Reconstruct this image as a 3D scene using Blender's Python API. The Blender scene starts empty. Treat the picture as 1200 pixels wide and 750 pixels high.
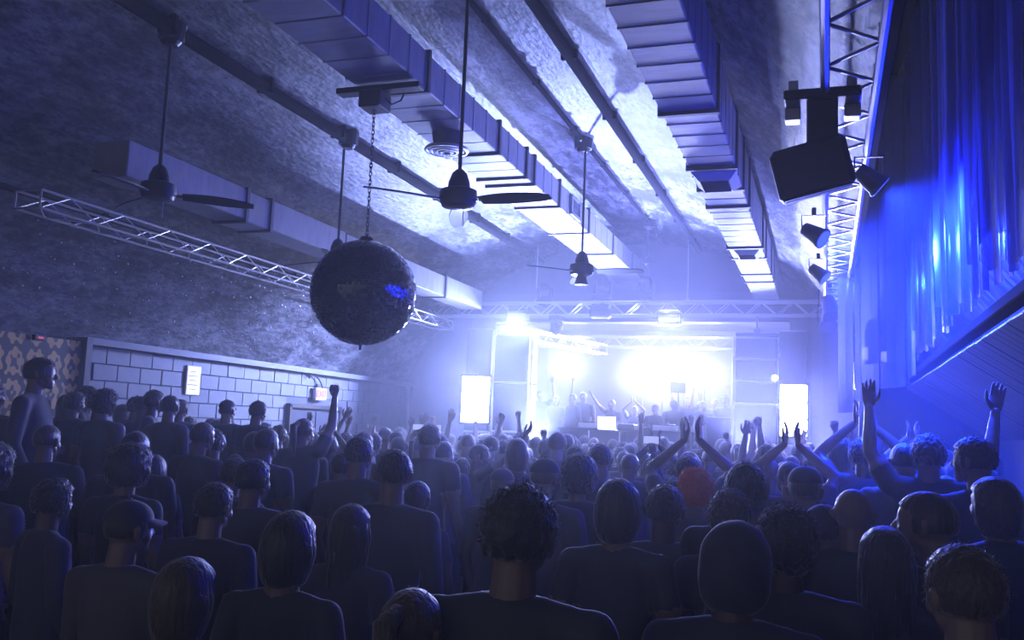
import bpy, bmesh, math, random
import numpy as np
from mathutils import Vector, Matrix, noise
PI = math.pi
random.seed(11)
sc = bpy.context.scene
col = sc.collection

# ------------------------------------------------------------------ camera
F, CZ = 1080.0, 1.88
def _d(u, v): return np.array([(u - 600) / F, -(v - 375) / F, -1.0])
def _n(a): return a / np.linalg.norm(a)
_Y = _n(_d(968, 517)); _Z = _n(np.cross(_d(968, 517), _d(0, 517 - .04 * 968)))
if _Z[1] < 0: _Z = -_Z
_X = np.cross(_Y, _Z)
_R = np.array([_X, _Y, _Z])
def ray(u, v): return _R @ _d(u, v)
def atY(u, v, y):
    r = ray(u, v); r = r * (y / r[1]); return Vector((r[0], r[1], r[2] + CZ))
cam_d = bpy.data.cameras.new('camera'); cam_d.sensor_width = 36; cam_d.lens = F * 36 / 1200
cam_d.clip_start = .05; cam_d.clip_end = 200
cam = bpy.data.objects.new('camera', cam_d); col.objects.link(cam)
cam.matrix_world = Matrix.Translation((0, 0, CZ)) @ Matrix([list(r) for r in _R]).to_4x4()
sc.camera = cam

# ------------------------------------------------------------------ light and exposure
vs = sc.view_settings
vs.view_transform = 'Standard'; vs.look = 'None'; vs.gamma = 1; vs.use_curve_mapping = False
vs.exposure = 0.0
wd = bpy.data.worlds.new('world'); sc.world = wd; wd.use_nodes = True
wd.node_tree.nodes['Background'].inputs[0].default_value = (.40, .47, 1, 1)
wd.node_tree.nodes['Background'].inputs[1].default_value = .02
LEFT_COL, RIGHT_COL, REAR_COL = (.30, .38, 1.0), (.22, .26, 1.0), (.46, .50, 1.0)
SIDE_POWER, REAR_POWER, FILL_POWER, CURTAIN_POWER = 140, 195, 34, 3000
UP_POWER, WALL_POWER, CROWD_POWER, SOFFIT_POWER = 15500, 8000, 170, 8000
def area_light(name, loc, direction, sx, sy, power, color, spread=180):
    l = bpy.data.lights.new(name, 'AREA'); l.shape = 'RECTANGLE'; l.size = sx; l.size_y = sy
    l.energy = power; l.color = color; l.spread = math.radians(spread)
    o = bpy.data.objects.new(name, l); col.objects.link(o)
    o.location = loc; o.rotation_euler = Vector(direction).to_track_quat('-Z', 'Y').to_euler()
    return o
# unseen fill light added behind the camera to lift the darks
area_light('fill_light', (-3.2, -3.2, 3.0), (-.05, 1, -.12), 8, 3.2, FILL_POWER, (.92, .94, 1.0))
HAZE, STAGE_HAZE, HAZE_G = .020, .05, .05

# ------------------------------------------------------------------ materials
def mat(name, colr, rough=.6, metal=0, emit=None, estr=0, spec=.5, rnd=None, mottle=None, bump=None):
    m = bpy.data.materials.new(name); m.use_nodes = True
    nt = m.node_tree; b = nt.nodes['Principled BSDF']
    b.inputs['Base Color'].default_value = (*colr, 1)
    b.inputs['Roughness'].default_value = rough; b.inputs['Metallic'].default_value = metal
    b.inputs['Specular IOR Level'].default_value = spec
    if emit:
        b.inputs['Emission Color'].default_value = (*emit, 1); b.inputs['Emission Strength'].default_value = estr
    if rnd:      # a ramp of colours picked per object
        oi = nt.nodes.new('ShaderNodeObjectInfo'); r = nt.nodes.new('ShaderNodeValToRGB')
        r.color_ramp.interpolation = 'CONSTANT'
        while len(r.color_ramp.elements) < len(rnd): r.color_ramp.elements.new(.5)
        for i, c in enumerate(rnd):
            r.color_ramp.elements[i].position = i / len(rnd); r.color_ramp.elements[i].color = (*c, 1)
        nt.links.new(oi.outputs['Random'], r.inputs[0]); nt.links.new(r.outputs[0], b.inputs['Base Color'])
    if mottle:   # (second colour, scale, detail, lo, hi, stretch)
        c2, s, lo, hi, st = mottle
        tc = nt.nodes.new('ShaderNodeTexCoord'); mp = nt.nodes.new('ShaderNodeMapping'); mp.inputs['Scale'].default_value = st
        nz = nt.nodes.new('ShaderNodeTexNoise'); nz.inputs['Scale'].default_value = s; nz.inputs['Detail'].default_value = 8
        nz.inputs['Roughness'].default_value = .62
        r = nt.nodes.new('ShaderNodeValToRGB')
        r.color_ramp.elements[0].position = lo; r.color_ramp.elements[0].color = (*colr, 1)
        r.color_ramp.elements[1].position = hi; r.color_ramp.elements[1].color = (*c2, 1)
        nt.links.new(tc.outputs['Object'], mp.inputs[0]); nt.links.new(mp.outputs[0], nz.inputs['Vector'])
        nt.links.new(nz.outputs[0], r.inputs[0]); nt.links.new(r.outputs[0], b.inputs['Base Color'])
    if bump:     # (scale, strength, distance, stretch)
        s, stg, ds, st = bump
        tc = nt.nodes.new('ShaderNodeTexCoord'); mp = nt.nodes.new('ShaderNodeMapping'); mp.inputs['Scale'].default_value = st
        nz = nt.nodes.new('ShaderNodeTexNoise'); nz.inputs['Scale'].default_value = s; nz.inputs['Detail'].default_value = 6
        bp = nt.nodes.new('ShaderNodeBump'); bp.inputs['Strength'].default_value = stg; bp.inputs['Distance'].default_value = ds
        nt.links.new(tc.outputs['Object'], mp.inputs[0]); nt.links.new(mp.outputs[0], nz.inputs['Vector'])
        nt.links.new(nz.outputs[0], bp.inputs['Height']); nt.links.new(bp.outputs[0], b.inputs['Normal'])
    return m
def plaster_material():
    """painted plaster over board formwork: mottled, pitted, with seams along the hall"""
    m = mat('vault_plaster', (.10, .10, .11), .5, spec=.6)
    nt = m.node_tree; b = nt.nodes['Principled BSDF']; N = nt.nodes.new; L = nt.links.new
    tc = N('ShaderNodeTexCoord')
    mp = N('ShaderNodeMapping'); mp.inputs['Scale'].default_value = (1, .45, 1); L(tc.outputs['Object'], mp.inputs[0])
    n1 = N('ShaderNodeTexNoise'); n1.inputs['Scale'].default_value = 1.9; n1.inputs['Detail'].default_value = 9; n1.inputs['Roughness'].default_value = .7
    n2 = N('ShaderNodeTexNoise'); n2.inputs['Scale'].default_value = 9; n2.inputs['Detail'].default_value = 6; n2.inputs['Roughness'].default_value = .65
    for n in (n1, n2): L(mp.outputs[0], n.inputs['Vector'])
    mx = N('ShaderNodeMath'); mx.operation = 'MULTIPLY_ADD'; mx.inputs[1].default_value = .55
    L(n2.outputs[0], mx.inputs[0]); L(n1.outputs[0], mx.inputs[2])
    r = N('ShaderNodeValToRGB')
    r.color_ramp.elements[0].position = .68; r.color_ramp.elements[0].color = (.022, .022, .024, 1)
    r.color_ramp.elements[1].position = .90; r.color_ramp.elements[1].color = (.24, .24, .25, 1)
    L(mx.outputs[0], r.inputs[0])
    n4 = N('ShaderNodeTexNoise'); n4.inputs['Scale'].default_value = 17; n4.inputs['Detail'].default_value = 5; n4.inputs['Roughness'].default_value = .7; L(mp.outputs[0], n4.inputs['Vector'])
    r4 = N('ShaderNodeValToRGB'); r4.color_ramp.elements[0].position = .38; r4.color_ramp.elements[0].color = (.25, .25, .27, 1); r4.color_ramp.elements[1].position = .52; r4.color_ramp.elements[1].color = (1, 1, 1, 1)
    L(n4.outputs[0], r4.inputs[0])
    ml = N('ShaderNodeMix'); ml.data_type = 'RGBA'; ml.blend_type = 'MULTIPLY'; ml.inputs[0].default_value = 1
    L(r.outputs[0], ml.inputs[6]); L(r4.outputs[0], ml.inputs[7]); L(ml.outputs[2], b.inputs['Base Color'])
    n3 = N('ShaderNodeTexNoise'); n3.inputs['Scale'].default_value = 20; n3.inputs['Detail'].default_value = 7; L(mp.outputs[0], n3.inputs['Vector'])
    ad = N('ShaderNodeMath'); ad.operation = 'MULTIPLY_ADD'; ad.inputs[1].default_value = .6
    L(n3.outputs[0], ad.inputs[0]); L(n1.outputs[0], ad.inputs[2])
    bp = N('ShaderNodeBump'); bp.inputs['Strength'].default_value = .6; bp.inputs['Distance'].default_value = .03
    L(ad.outputs[0], bp.inputs['Height']); L(bp.outputs[0], b.inputs['Normal'])
    return m
def damask_material():
    """gold ogee damask print on dark paper"""
    m = mat('damask_paper', (.03, .028, .03), .6)
    nt = m.node_tree; b = nt.nodes['Principled BSDF']; N = nt.nodes.new; L = nt.links.new
    tc = N('ShaderNodeTexCoord'); sp = N('ShaderNodeSeparateXYZ'); L(tc.outputs['Object'], sp.inputs[0])
    def M(op, a, b_=None, c=None):
        n = N('ShaderNodeMath'); n.operation = op
        for i, x in enumerate((a, b_, c)):
            if x is None: continue
            if isinstance(x, (int, float)): n.inputs[i].default_value = x
            else: L(x, n.inputs[i])
        return n.outputs[0]
    u = M('MULTIPLY', sp.outputs['Y'], 2 * PI / .26); v = M('MULTIPLY', sp.outputs['Z'], 2 * PI / .34)
    big = M('MULTIPLY', M('COSINE', M('MULTIPLY', u, .5)), M('COSINE', M('MULTIPLY', v, .5)))
    ab = M('ABSOLUTE', big)
    frill = M('MULTIPLY', M('COSINE', M('MULTIPLY', u, 2.5)), M('MULTIPLY', M('COSINE', M('MULTIPLY', v, 2.5)), .22))
    frill2 = M('MULTIPLY', M('SINE', M('ADD', M('MULTIPLY', u, 1.5), M('MULTIPLY', v, 2))), .1)
    s = M('ADD', M('ADD', ab, frill), frill2)
    r = N('ShaderNodeValToRGB'); e = r.color_ramp.elements
    e[0].position = .26; e[0].color = (.02, .015, .012, 1); e[1].position = .30; e[1].color = (.62, .38, .10, 1)
    x = e.new(.80); x.color = (.62, .38, .10, 1); x = e.new(.84); x.color = (.05, .045, .04, 1)
    L(s, r.inputs[0]); L(r.outputs[0], b.inputs['Base Color'])
    return m
def strip_material():
    m = bpy.data.materials.new('curtain_film'); m.use_nodes = True
    nt = m.node_tree; nt.nodes.remove(nt.nodes['Principled BSDF']); N = nt.nodes.new; L = nt.links.new
    out = nt.nodes['Material Output']
    d = N('ShaderNodeBsdfDiffuse'); t = N('ShaderNodeBsdfTranslucent'); g = N('ShaderNodeBsdfGlossy'); tr = N('ShaderNodeBsdfTransparent')
    d.inputs[0].default_value = (.16, .19, .8, 1); t.inputs[0].default_value = (.16, .19, .9, 1)
    g.inputs[0].default_value = (.8, .8, 1, 1); g.inputs['Roughness'].default_value = .22
    a = N('ShaderNodeMixShader'); L(d.outputs[0], a.inputs[1]); L(t.outputs[0], a.inputs[2]); a.inputs[0].default_value = .55
    c = N('ShaderNodeMixShader'); L(a.outputs[0], c.inputs[1]); L(g.outputs[0], c.inputs[2]); c.inputs[0].default_value = .16
    e = N('ShaderNodeMixShader'); L(c.outputs[0], e.inputs[1]); L(tr.outputs[0], e.inputs[2]); e.inputs[0].default_value = .35
    L(e.outputs[0], out.inputs['Surface'])
    return m
M = {}
M['plaster'] = plaster_material()
M['damask'] = damask_material()
M['film'] = strip_material()
M['black'] = mat('black_paint', (.03, .03, .033), .45)
M['blackmetal'] = mat('black_metal', (.035, .035, .04), .35, .3)
M['felt'] = mat('black_felt', (.015, .015, .016), .95, spec=.05)
M['rubber'] = mat('black_rubber', (.02, .02, .02), .7)
M['alu'] = mat('truss_aluminium', (.62, .62, .64), .3, .85)
M['galv'] = mat('galvanised_sheet', (.26, .26, .28), .5, .12, mottle=((.36, .36, .38), 3.0, .35, .65, (1, 5, 1)), bump=(30, .15, .01, (.4, 6, 1)))
M['flange'] = mat('duct_flange_steel', (.07, .07, .08), .5, .3)
M['block'] = mat('painted_block', (.13, .135, .15), .55, mottle=((.17, .175, .19), 4, .35, .7, (1, 1, 1)), bump=(60, .3, .01, (1, 1, 1)))
M['mortar'] = mat('painted_mortar', (.11, .115, .13), .8)
M['concrete'] = mat('dark_concrete', (.06, .06, .065), .5, mottle=((.10, .10, .11), 2, .3, .7, (1, 1, 1)))
M['endwall'] = mat('end_wall_paint', (.16, .16, .19), .6, mottle=((.26, .26, .29), 1.5, .3, .7, (1, 1, 1)), bump=(8, .4, .03, (1, 1, 1)))
M['backdrop'] = mat('stage_back_paint', (.30, .30, .33), .8)
M['wood'] = mat('painted_boards', (.20, .20, .20), .5, mottle=((.33, .32, .31), 5, .35, .7, (.4, 6, .4)))
M['stagewood'] = mat('stage_plywood', (.05, .05, .055), .6)
M['darkwall'] = mat('dark_wall_paint', (.03, .032, .045), .7)
M['lens'] = mat('lamp_lens_lit', (.9, .9, 1), .2, emit=(.85, .9, 1), estr=26)
M['lens_dim'] = mat('lamp_lens_glow', (.9, .9, 1), .2, emit=(.7, .75, 1), estr=2.5)
M['lens_off'] = mat('lamp_lens_glass', (.10, .10, .13), .08, .2)
M['lens_blue'] = mat('lamp_lens_blue', (.1, .1, 1), .2, emit=(.05, .1, 1), estr=1.6)
M['mirror'] = mat('dark_mirror_glass', (.012, .012, .016), .06, 0, spec=1.0)
M['grille'] = mat('speaker_grille', (.028, .028, .032), .4, .4)
M['cabinet'] = mat('speaker_cabinet', (.03, .03, .035), .5)
M['white'] = mat('white_plastic', (.7, .7, .7), .4)
M['paper'] = mat('poster_paper', (.85, .83, .78), .7)
M['paperink'] = mat('poster_ink', (.45, .42, .38), .7)
M['paperglow'] = mat('poster_paper_glow', (.85, .83, .78), .7, emit=(.95, .93, .85), estr=.75)  # plain white paper with a glow added to its colour
M['exitface'] = mat('exit_sign_face', (.45, .22, .18), .5, emit=(1, .50, .36), estr=.75)
M['exitletter'] = mat('exit_sign_letter', (.7, .05, .03), .5, emit=(.9, .10, .05), estr=.5)
M['redled'] = mat('red_led', (.8, .05, .02), .4, emit=(1, .08, .05), estr=.6)
M['skin'] = mat('skin', (.30, .19, .14), .45, rnd=[(.24, .155, .12), (.17, .105, .08), (.28, .19, .15), (.11, .07, .05), (.22, .145, .11)])
M['shirt'] = mat('shirt_cloth', (.05, .05, .06), .75, rnd=[(.06, .06, .065), (.07, .07, .11), (.045, .045, .05), (.11, .11, .13), (.05, .05, .085), (.09, .08, .09), (.05, .055, .06)])
M['trousers'] = mat('trouser_cloth', (.03, .032, .045), .8)
M['shoe'] = mat('shoe_leather', (.02, .02, .02), .5)
M['eye'] = mat('eye_white', (.6, .6, .6), .2)
M['hair'] = mat('dark_hair', (.025, .02, .018), .36, rnd=[(.045, .04, .038), (.06, .045, .035), (.035, .034, .034), (.08, .06, .042), (.05, .042, .038)], bump=(70, .9, .012, (1, 1, .12)))
M['hairred'] = mat('red_hair', (.75, .13, .03), .4)
M['hairgrey'] = mat('pale_hair', (.20, .16, .11), .5)
M['cap'] = mat('cap_cloth', (.05, .05, .065), .75)
M['bottle'] = mat('bottle_glass', (.10, .13, .12), .1, spec=.8)
M['screen'] = mat('phone_screen', (.05, .05, .08), .1, emit=(.35, .4, .9), estr=1.2)
M['desk'] = mat('desk_cloth', (.04, .04, .06), .8)
M['highlight_orange'] = mat('orange_highlight', (.5, .12, .03), .6)  # orange colour standing in for a reddish gleam of light
for k, w_ in (('hair', .6), ('hairred', 1.0), ('hairgrey', .6), ('cap', .4), ('shirt', .2)):
    b_ = M[k].node_tree.nodes['Principled BSDF']; b_.inputs['Sheen Weight'].default_value = w_; b_.inputs['Sheen Roughness'].default_value = .35
M['hairred'].node_tree.nodes['Principled BSDF'].inputs['Sheen Tint'].default_value = (1, .25, .12, 1)

# ------------------------------------------------------------------ mesh helpers
def link(name, me, parent=None, m=None):
    o = bpy.data.objects.new(name, me); col.objects.link(o)
    if parent is not None: o.parent = parent
    if m is not None and me is not None and len(me.materials) == 0: me.materials.append(m)
    return o
def mesh_from(bm, name='mesh', smooth=False):
    me = bpy.data.meshes.new(name); bm.to_mesh(me); bm.free()
    if smooth:
        me.polygons.foreach_set('use_smooth', [True] * len(me.polygons))
        if name not in ('person', 'hair', 'hood'): me.set_sharp_from_angle(angle=math.radians(40))
    return me
def obj(name, bm, m, parent=None, smooth=False): return link(name, mesh_from(bm, name, smooth), parent, m)
def tag(o, label=None, cat=None, group=None, kind=None):
    if label: o['label'] = label
    if cat: o['category'] = cat
    if group: o['group'] = group
    if kind: o['kind'] = kind
    return o
def thing(name, label, cat, loc=(0, 0, 0), rz=0, group=None):
    o = bpy.data.objects.new(name, None); col.objects.link(o); o.empty_display_size = .1
    o.location = loc; o.rotation_euler = (0, 0, rz)
    return tag(o, label, cat, group)
def dup(o, parent=None):
    c = o.copy(); col.objects.link(c)
    if parent is not None: c.parent = parent
    for ch in [x for x in o.children]: dup(ch, c)
    return c
def box(bm, c, s, rot=None, bevel=0):
    r = bmesh.ops.create_cube(bm, size=1)
    mt = Matrix.Translation(c) @ (rot.to_4x4() if rot else Matrix()) @ Matrix.Diagonal((*s, 1))
    bmesh.ops.transform(bm, matrix=mt, verts=r['verts'])
    if bevel:
        es = list({e for v in r['verts'] for e in v.link_edges})
        bmesh.ops.bevel(bm, geom=es, offset=bevel, segments=1, affect='EDGES')
    return bm
def BX(c, s, bevel=0, rot=None): return box(bmesh.new(), c, s, rot, bevel)
def cyl(bm, a, b, r1, r2=None, n=12):
    a, b = Vector(a), Vector(b); d = b - a
    q = d.to_track_quat('Z', 'Y').to_matrix().to_4x4()
    bmesh.ops.create_cone(bm, cap_ends=True, segments=n, radius1=r1, radius2=r1 if r2 is None else r2, depth=d.length,
                          matrix=Matrix.Translation((a + b) / 2) @ q)
    return bm
def CY(a, b, r1, r2=None, n=12): return cyl(bmesh.new(), a, b, r1, r2, n)
def sph(bm, c, r, sub=2, s=(1, 1, 1)):
    bmesh.ops.create_icosphere(bm, subdivisions=sub, radius=r, matrix=Matrix.Translation(c) @ Matrix.Diagonal((*s, 1)))
    return bm
def ring(bm, c, r, t, n=24, k=6, axis='Z'):
    vs_ = []
    for i in range(n):
        a = 2 * PI * i / n; row = []
        for j in range(k):
            b = 2 * PI * j / k; rr = r + t * math.cos(b); h = t * math.sin(b)
            p = (rr * math.cos(a), rr * math.sin(a), h)
            if axis == 'Y': p = (p[0], p[2], p[1])
            row.append(bm.verts.new(Vector(c) + Vector(p)))
        vs_.append(row)
    for i in range(n):
        for j in range(k):
            bm.faces.new((vs_[i][j], vs_[(i + 1) % n][j], vs_[(i + 1) % n][(j + 1) % k], vs_[i][(j + 1) % k]))
    return bm
def pipe(bm, pts, r, n=8):
    pts = [Vector(p) for p in pts]; rows = []
    up = Vector((0, 0, 1))
    for i, p in enumerate(pts):
        t = (pts[min(i + 1, len(pts) - 1)] - pts[max(i - 1, 0)]).normalized()
        u_ = t.cross(up)
        if u_.length < 1e-3: u_ = t.cross(Vector((1, 0, 0)))
        u_.normalize(); w = u_.cross(t)
        rr = r[i] if isinstance(r, (list, tuple)) else r
        rows.append([bm.verts.new(p + (u_ * math.cos(2 * PI * j / n) + w * math.sin(2 * PI * j / n)) * rr) for j in range(n)])
    for i in range(len(rows) - 1):
        for j in range(n):
            bm.faces.new((rows[i][j], rows[i][(j + 1) % n], rows[i + 1][(j + 1) % n], rows[i + 1][j]))
    bm.faces.new(rows[0][::-1]); bm.faces.new(rows[-1])
    return bm
def extrude_profile(prof, y0, y1, nseg=1):
    """closed profile in X,Z pushed along Y"""
    bm = bmesh.new(); rows = []
    for k in range(nseg + 1):
        y = y0 + (y1 - y0) * k / nseg
        rows.append([bm.verts.new((x, y, z)) for x, z in prof])
    n = len(prof)
    for k in range(nseg):
        for j in range(n): bm.faces.new((rows[k][j], rows[k][(j + 1) % n], rows[k + 1][(j + 1) % n], rows[k + 1][j]))
    bm.faces.new(rows[0][::-1]); bm.faces.new(rows[-1])
    bmesh.ops.recalc_face_normals(bm, faces=bm.faces)
    return bm

# ------------------------------------------------------------------ room shell
VX, VZ, VR = -3.6, .10, 5.5            # axis and radius of the barrel vault
def vault_z(x): return VZ + math.sqrt(max(VR * VR - (x - VX) ** 2, 0))
def struct(name, bm, m, label, smooth=False, parent=None):
    o = obj(name, bm, m, parent, smooth); return tag(o, label, kind='structure')
Y0, YE, YB = -4.0, 17.5, 22.6
struct('floor', BX((-3.4, 9.3, -.1), (11.6, 26.8, .2)), M['concrete'], 'dark concrete floor of the hall under the crowd')
def vault(a0, a1, y0, y1, label):
    a0, a1 = math.radians(a0), math.radians(a1); NA = 72
    prof = [(VX + VR * math.cos(a0 + (a1 - a0) * i / NA), VZ + VR * math.sin(a0 + (a1 - a0) * i / NA)) for i in range(NA + 1)]
    prof += [(VX + (VR + .05) * math.cos(a1 - (a1 - a0) * i / NA), VZ + (VR + .05) * math.sin(a1 - (a1 - a0) * i / NA)) for i in range(NA + 1)]
    return struct('ceiling', extrude_profile(prof, y0, y1), M['plaster'], label, True)
CUT = .30                                # the vault is open to a side bay right of here
vault(math.degrees(math.acos((CUT - VX) / VR)), 178, Y0, 12.6, 'rough plastered barrel vault over the hall')
vault(2, 178, 12.6, YE + .3, 'end of the rough plastered barrel vault in front of the stage')
struct('trim_9', BX((CUT + .02, 4.3, vault_z(CUT) + .10), (.06, 16.6, .24)), M['felt'], 'dark edge beam where the vault opens to the side bay')
struct('ceiling_right', BX((1.4, 4.3, 6.3), (2.4, 16.6, .2)), M['darkwall'], 'dark ceiling of the side bay over the blue curtain')
struct('wall_right_upper', BX((2.3, 4.3, 4.2), (.2, 16.6, 4.4)), M['darkwall'], 'dark wall of the side bay behind the blue curtain')
struct('wall_right_end', BX((1.5, 12.7, 4.0), (2.2, .2, 4.6)), M['darkwall'], 'dark end wall of the side bay')
# end wall with the stage opening
def end_wall():
    bm = bmesh.new(); OX0, OX1, OZ = -6.35, -.62, 4.02; R2 = VR + .1
    xs = sorted(set([VX + R2 * math.cos(math.radians(a)) for a in range(2, 179, 4)] + [OX0, OX1, OX0 - 1e-3, OX1 + 1e-3]))
    lo = lambda x: OZ if OX0 <= x <= OX1 else 0
    hi = lambda x: VZ + math.sqrt(max(R2 * R2 - (x - VX) ** 2, 0))
    prof = [(x, lo(x)) for x in xs]; top = [(x, hi(x)) for x in xs]
    rows = [[[bm.verts.new((x, yy, z)) for x, z in p] for p in (prof, top)] for yy in (YE, YE + .25)]
    n = len(xs)
    for i in range(n - 1):
        for k in (0, 1): bm.faces.new((rows[k][0][i], rows[k][0][i + 1], rows[k][1][i + 1], rows[k][1][i]))
        for j in (0, 1): bm.faces.new((rows[0][j][i], rows[1][j][i], rows[1][j][i + 1], rows[0][j][i + 1]))
    for i in (0, n - 1): bm.faces.new((rows[0][0][i], rows[0][1][i], rows[1][1][i], rows[1][0][i]))
    bmesh.ops.recalc_face_normals(bm, faces=bm.faces)
    return bm
struct('wall_front', end_wall(), M['endwall'], 'arched end wall of the vault framing the stage opening')
struct('wall_back', BX((-3.5, YB + .1, 2.2), (7.4, .2, 4.6)), M['backdrop'], 'pale rear wall of the stage glowing behind the performers')
struct('trim_1', BX((-6.85, 20.2, 2.2), (.2, 5.0, 4.6)), M['backdrop'], 'left side wall of the stage recess')
struct('trim_2', BX((-.15, 20.2, 2.2), (.2, 5.0, 4.6)), M['backdrop'], 'right side wall of the stage recess')
struct('trim_3', BX((-3.5, 20.2, 4.52), (7.2, 5.0, .2)), M['backdrop'], 'low flat ceiling over the stage recess')
# left wall: blocks bedded in a backing
XL = -8.2
wl = struct('wall_left', BX((XL - .14, 13.0, 1.33), (.2, 9.0, 2.66)), M['mortar'], 'grey painted block wall along the left of the hall')
bl_me = [mesh_from(BX((0, 0, 0), (.03, .392, .193), .006), 'block'), mesh_from(BX((0, 0, 0), (.03, .19, .187), .006), 'block')]
for me in bl_me: me.materials.append(M['block'])
rb = random.Random(3)
for k in range(8):
    z = 2.655 - .1 - k * .2
    y = 8.55 + (.2 if k % 2 else .0)
    while y < 17.4:
        if not (12.85 < y < 14.75 and z < 2.25):
            b = link('block', bl_me[0], wl); b.location = (XL - .036 + rb.uniform(-.003, .003), y + .195, z)
        y += .4
struct('trim_4', BX((XL - .06, 13.0, 2.70), (.34, 9.0, .08)), M['block'], 'narrow ledge along the top of the block wall')
struct('trim_5', BX((XL - .14, 17.42, 1.33), (.36, .10, 2.66)), M['block'], 'end face of the block wall beside the stage')
wp = struct('wall_far_left', BX((XL - .04, 4.4, 1.33), (.2, 8.1, 2.70)), M['damask'], 'gold damask wallpaper panel on the left wall')
struct('trim_6', BX((XL + .02, 8.50, 1.36), (.22, .09, 2.75)), M['black'], 'dark post where the wallpaper meets the block wall')
# door under the exit sign
d1 = struct('door_1', BX((XL - .02, 13.78, 1.02), (.05, 1.56, 2.04)), M['black'], 'dark double door in the block wall under the exit sign')
for y in (12.97, 14.59): obj('door_frame', BX((XL + .015, y, 1.05), (.09, .07, 2.16), .005), M['blackmetal'], d1)
obj('door_frame', BX((XL + .015, 13.78, 2.11), (.09, 1.69, .07), .005), M['blackmetal'], d1)
for y in (13.38, 14.18): obj('door_leaf', BX((XL + .012, y, 1.02), (.04, .77, 2.02), .006), M['darkwall'], d1)
obj('push_bar', BX((XL + .06, 13.38, 1.0), (.04, .6, .05), .01), M['blackmetal'], d1)
obj('push_bar', BX((XL + .06, 14.18, 1.0), (.04, .6, .05), .01), M['blackmetal'], d1)
# right side: dark wall, boarded soffit below the curtain
struct('wall_right', BX((1.95, 6.7, 1.15), (.2, 21.4, 2.3)), M['darkwall'], 'dark wall along the right of the hall')
sf = struct('trim_7', extrude_profile([(1.90, 2.02), (1.05, 2.57), (1.05, 2.53), (1.90, 1.98)], 2.0, 12.4), M['black'], 'sloping boarded soffit at the right below the blue curtain')
ang = math.atan2(2.01 - 2.60, 1.85 - .94)
bw = .145
bd_me = mesh_from(BX((0, 0, 0), (1.10, bw - .006, .022), .004), 'board'); bd_me.materials.append(M['wood'])
y = 2.2
while y < 12.3:
    b = link('board', bd_me, sf); b.location = (1.40, y, 2.272 + rb.uniform(-.003, .003)); b.rotation_euler = (0, -ang, 0); y += bw
obj('ledge', BX((.95, 7.2, 2.665), (.10, 10.2, .07), .008), M['felt'], sf)
# boards lining the haunch of the vault above the ledge
hb = struct('trim_8', BX((1.62, 7.2, 2.72), (.06, 10.2, .10)), M['black'], 'boards lining the vault behind the blue curtain')
hb_me = mesh_from(BX((0, 0, 0), (.74, bw - .006, .022), .004), 'board'); hb_me.materials.append(M['wood'])
y = 2.2
while y < 12.3:
    b = link('board', hb_me, hb); b.location = (1.24, y, 2.985 + rb.uniform(-.004, .004)); b.rotation_euler = (0, math.radians(52), 0); y += bw
# stage
struct('stage', BX((-3.4, 19.1, .5), (7.3, 6.7, 1.0)), M['stagewood'], 'raised black stage at the far end of the hall')
struct('platform', BX((-6.75, 6.95, .2), (2.8, 3.6, .4)), M['stagewood'], 'low dark platform along the wallpapered wall')

# haze
def haze(name, c, s, dens, label):
    o = obj(name, BX(c, s), None)
    m = bpy.data.materials.new(name + '_volume'); m.use_nodes = True; nt = m.node_tree
    nt.nodes.remove(nt.nodes['Principled BSDF'])
    v = nt.nodes.new('ShaderNodeVolumeScatter'); v.inputs['Density'].default_value = dens
    v.inputs['Anisotropy'].default_value = HAZE_G; v.inputs['Color'].default_value = (.9, .92, 1, 1)
    v2 = nt.nodes.new('ShaderNodeVolumeScatter'); v2.inputs['Density'].default_value = dens * .09     # strongly forward lobe: halos round the lamps
    v2.inputs['Anisotropy'].default_value = .86; v2.inputs['Color'].default_value = (.9, .92, 1, 1)
    ad = nt.nodes.new('ShaderNodeAddShader'); nt.links.new(v.outputs[0], ad.inputs[0]); nt.links.new(v2.outputs[0], ad.inputs[1])
    nt.links.new(ad.outputs[0], nt.nodes['Material Output'].inputs['Volume'])
    o.data.materials.append(m)
    tag(o, label, 'haze', kind='stuff')
haze('haze', (-3.4, 7.6, 3.0), (11.4, 19.8, 5.9), HAZE, 'thin smoke haze filling the hall')
haze('stage_haze', (-3.5, 20.1, 2.65), (6.4, 4.8, 3.6), STAGE_HAZE, 'thick bright smoke haze over the stage')

# ------------------------------------------------------------------ ducts
def box_duct(name, label, x0, x1, z0, z1, cuts, flanges, rib, gap=0, m='galv'):
    t = thing(name, label, 'air duct', ((x0 + x1) / 2, cuts[0], z0))
    t_ = Vector(t.location)
    rd = random.Random(len(cuts))
    for i in range(len(cuts) - 1):
        ya, yb = cuts[i] + .012, cuts[i + 1] - .012
        j = rd.uniform(-.012, .012)
        bm = BX(Vector(((x0 + x1) / 2, (ya + yb) / 2, (z0 + z1) / 2 + j)) - t_, (x1 - x0, yb - ya, z1 - z0), .01)
        if rib:                       # pressed stiffening ribs across the underside and side
            n = max(1, int(round((yb - ya) / rib)))
            for k in range(1, n):
                yy = ya + (yb - ya) * k / n
                box(bm, Vector(((x0 + x1) / 2, yy, (z0 + z1) / 2 + j)) - t_, (x1 - x0 + .008, .014, z1 - z0 + .008))
        obj('duct_section', bm, M[m], t)
    fm = None
    for y in flanges:
        if fm is None:
            bm = bmesh.new(); w, h = x1 - x0, z1 - z0
            for sx in (-1, 1): box(bm, (sx * (w / 2 + .006), 0, h / 2), (.03, .045, h + .05))
            for zz in (-.012, h + .012): box(bm, (0, 0, zz), (w + .042, .045, .03))
            fm = mesh_from(bm, 'flange'); fm.materials.append(M['flange'])
        f = link('flange', fm, t); f.location = (0, y - cuts[0], 0)
    return t
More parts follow.
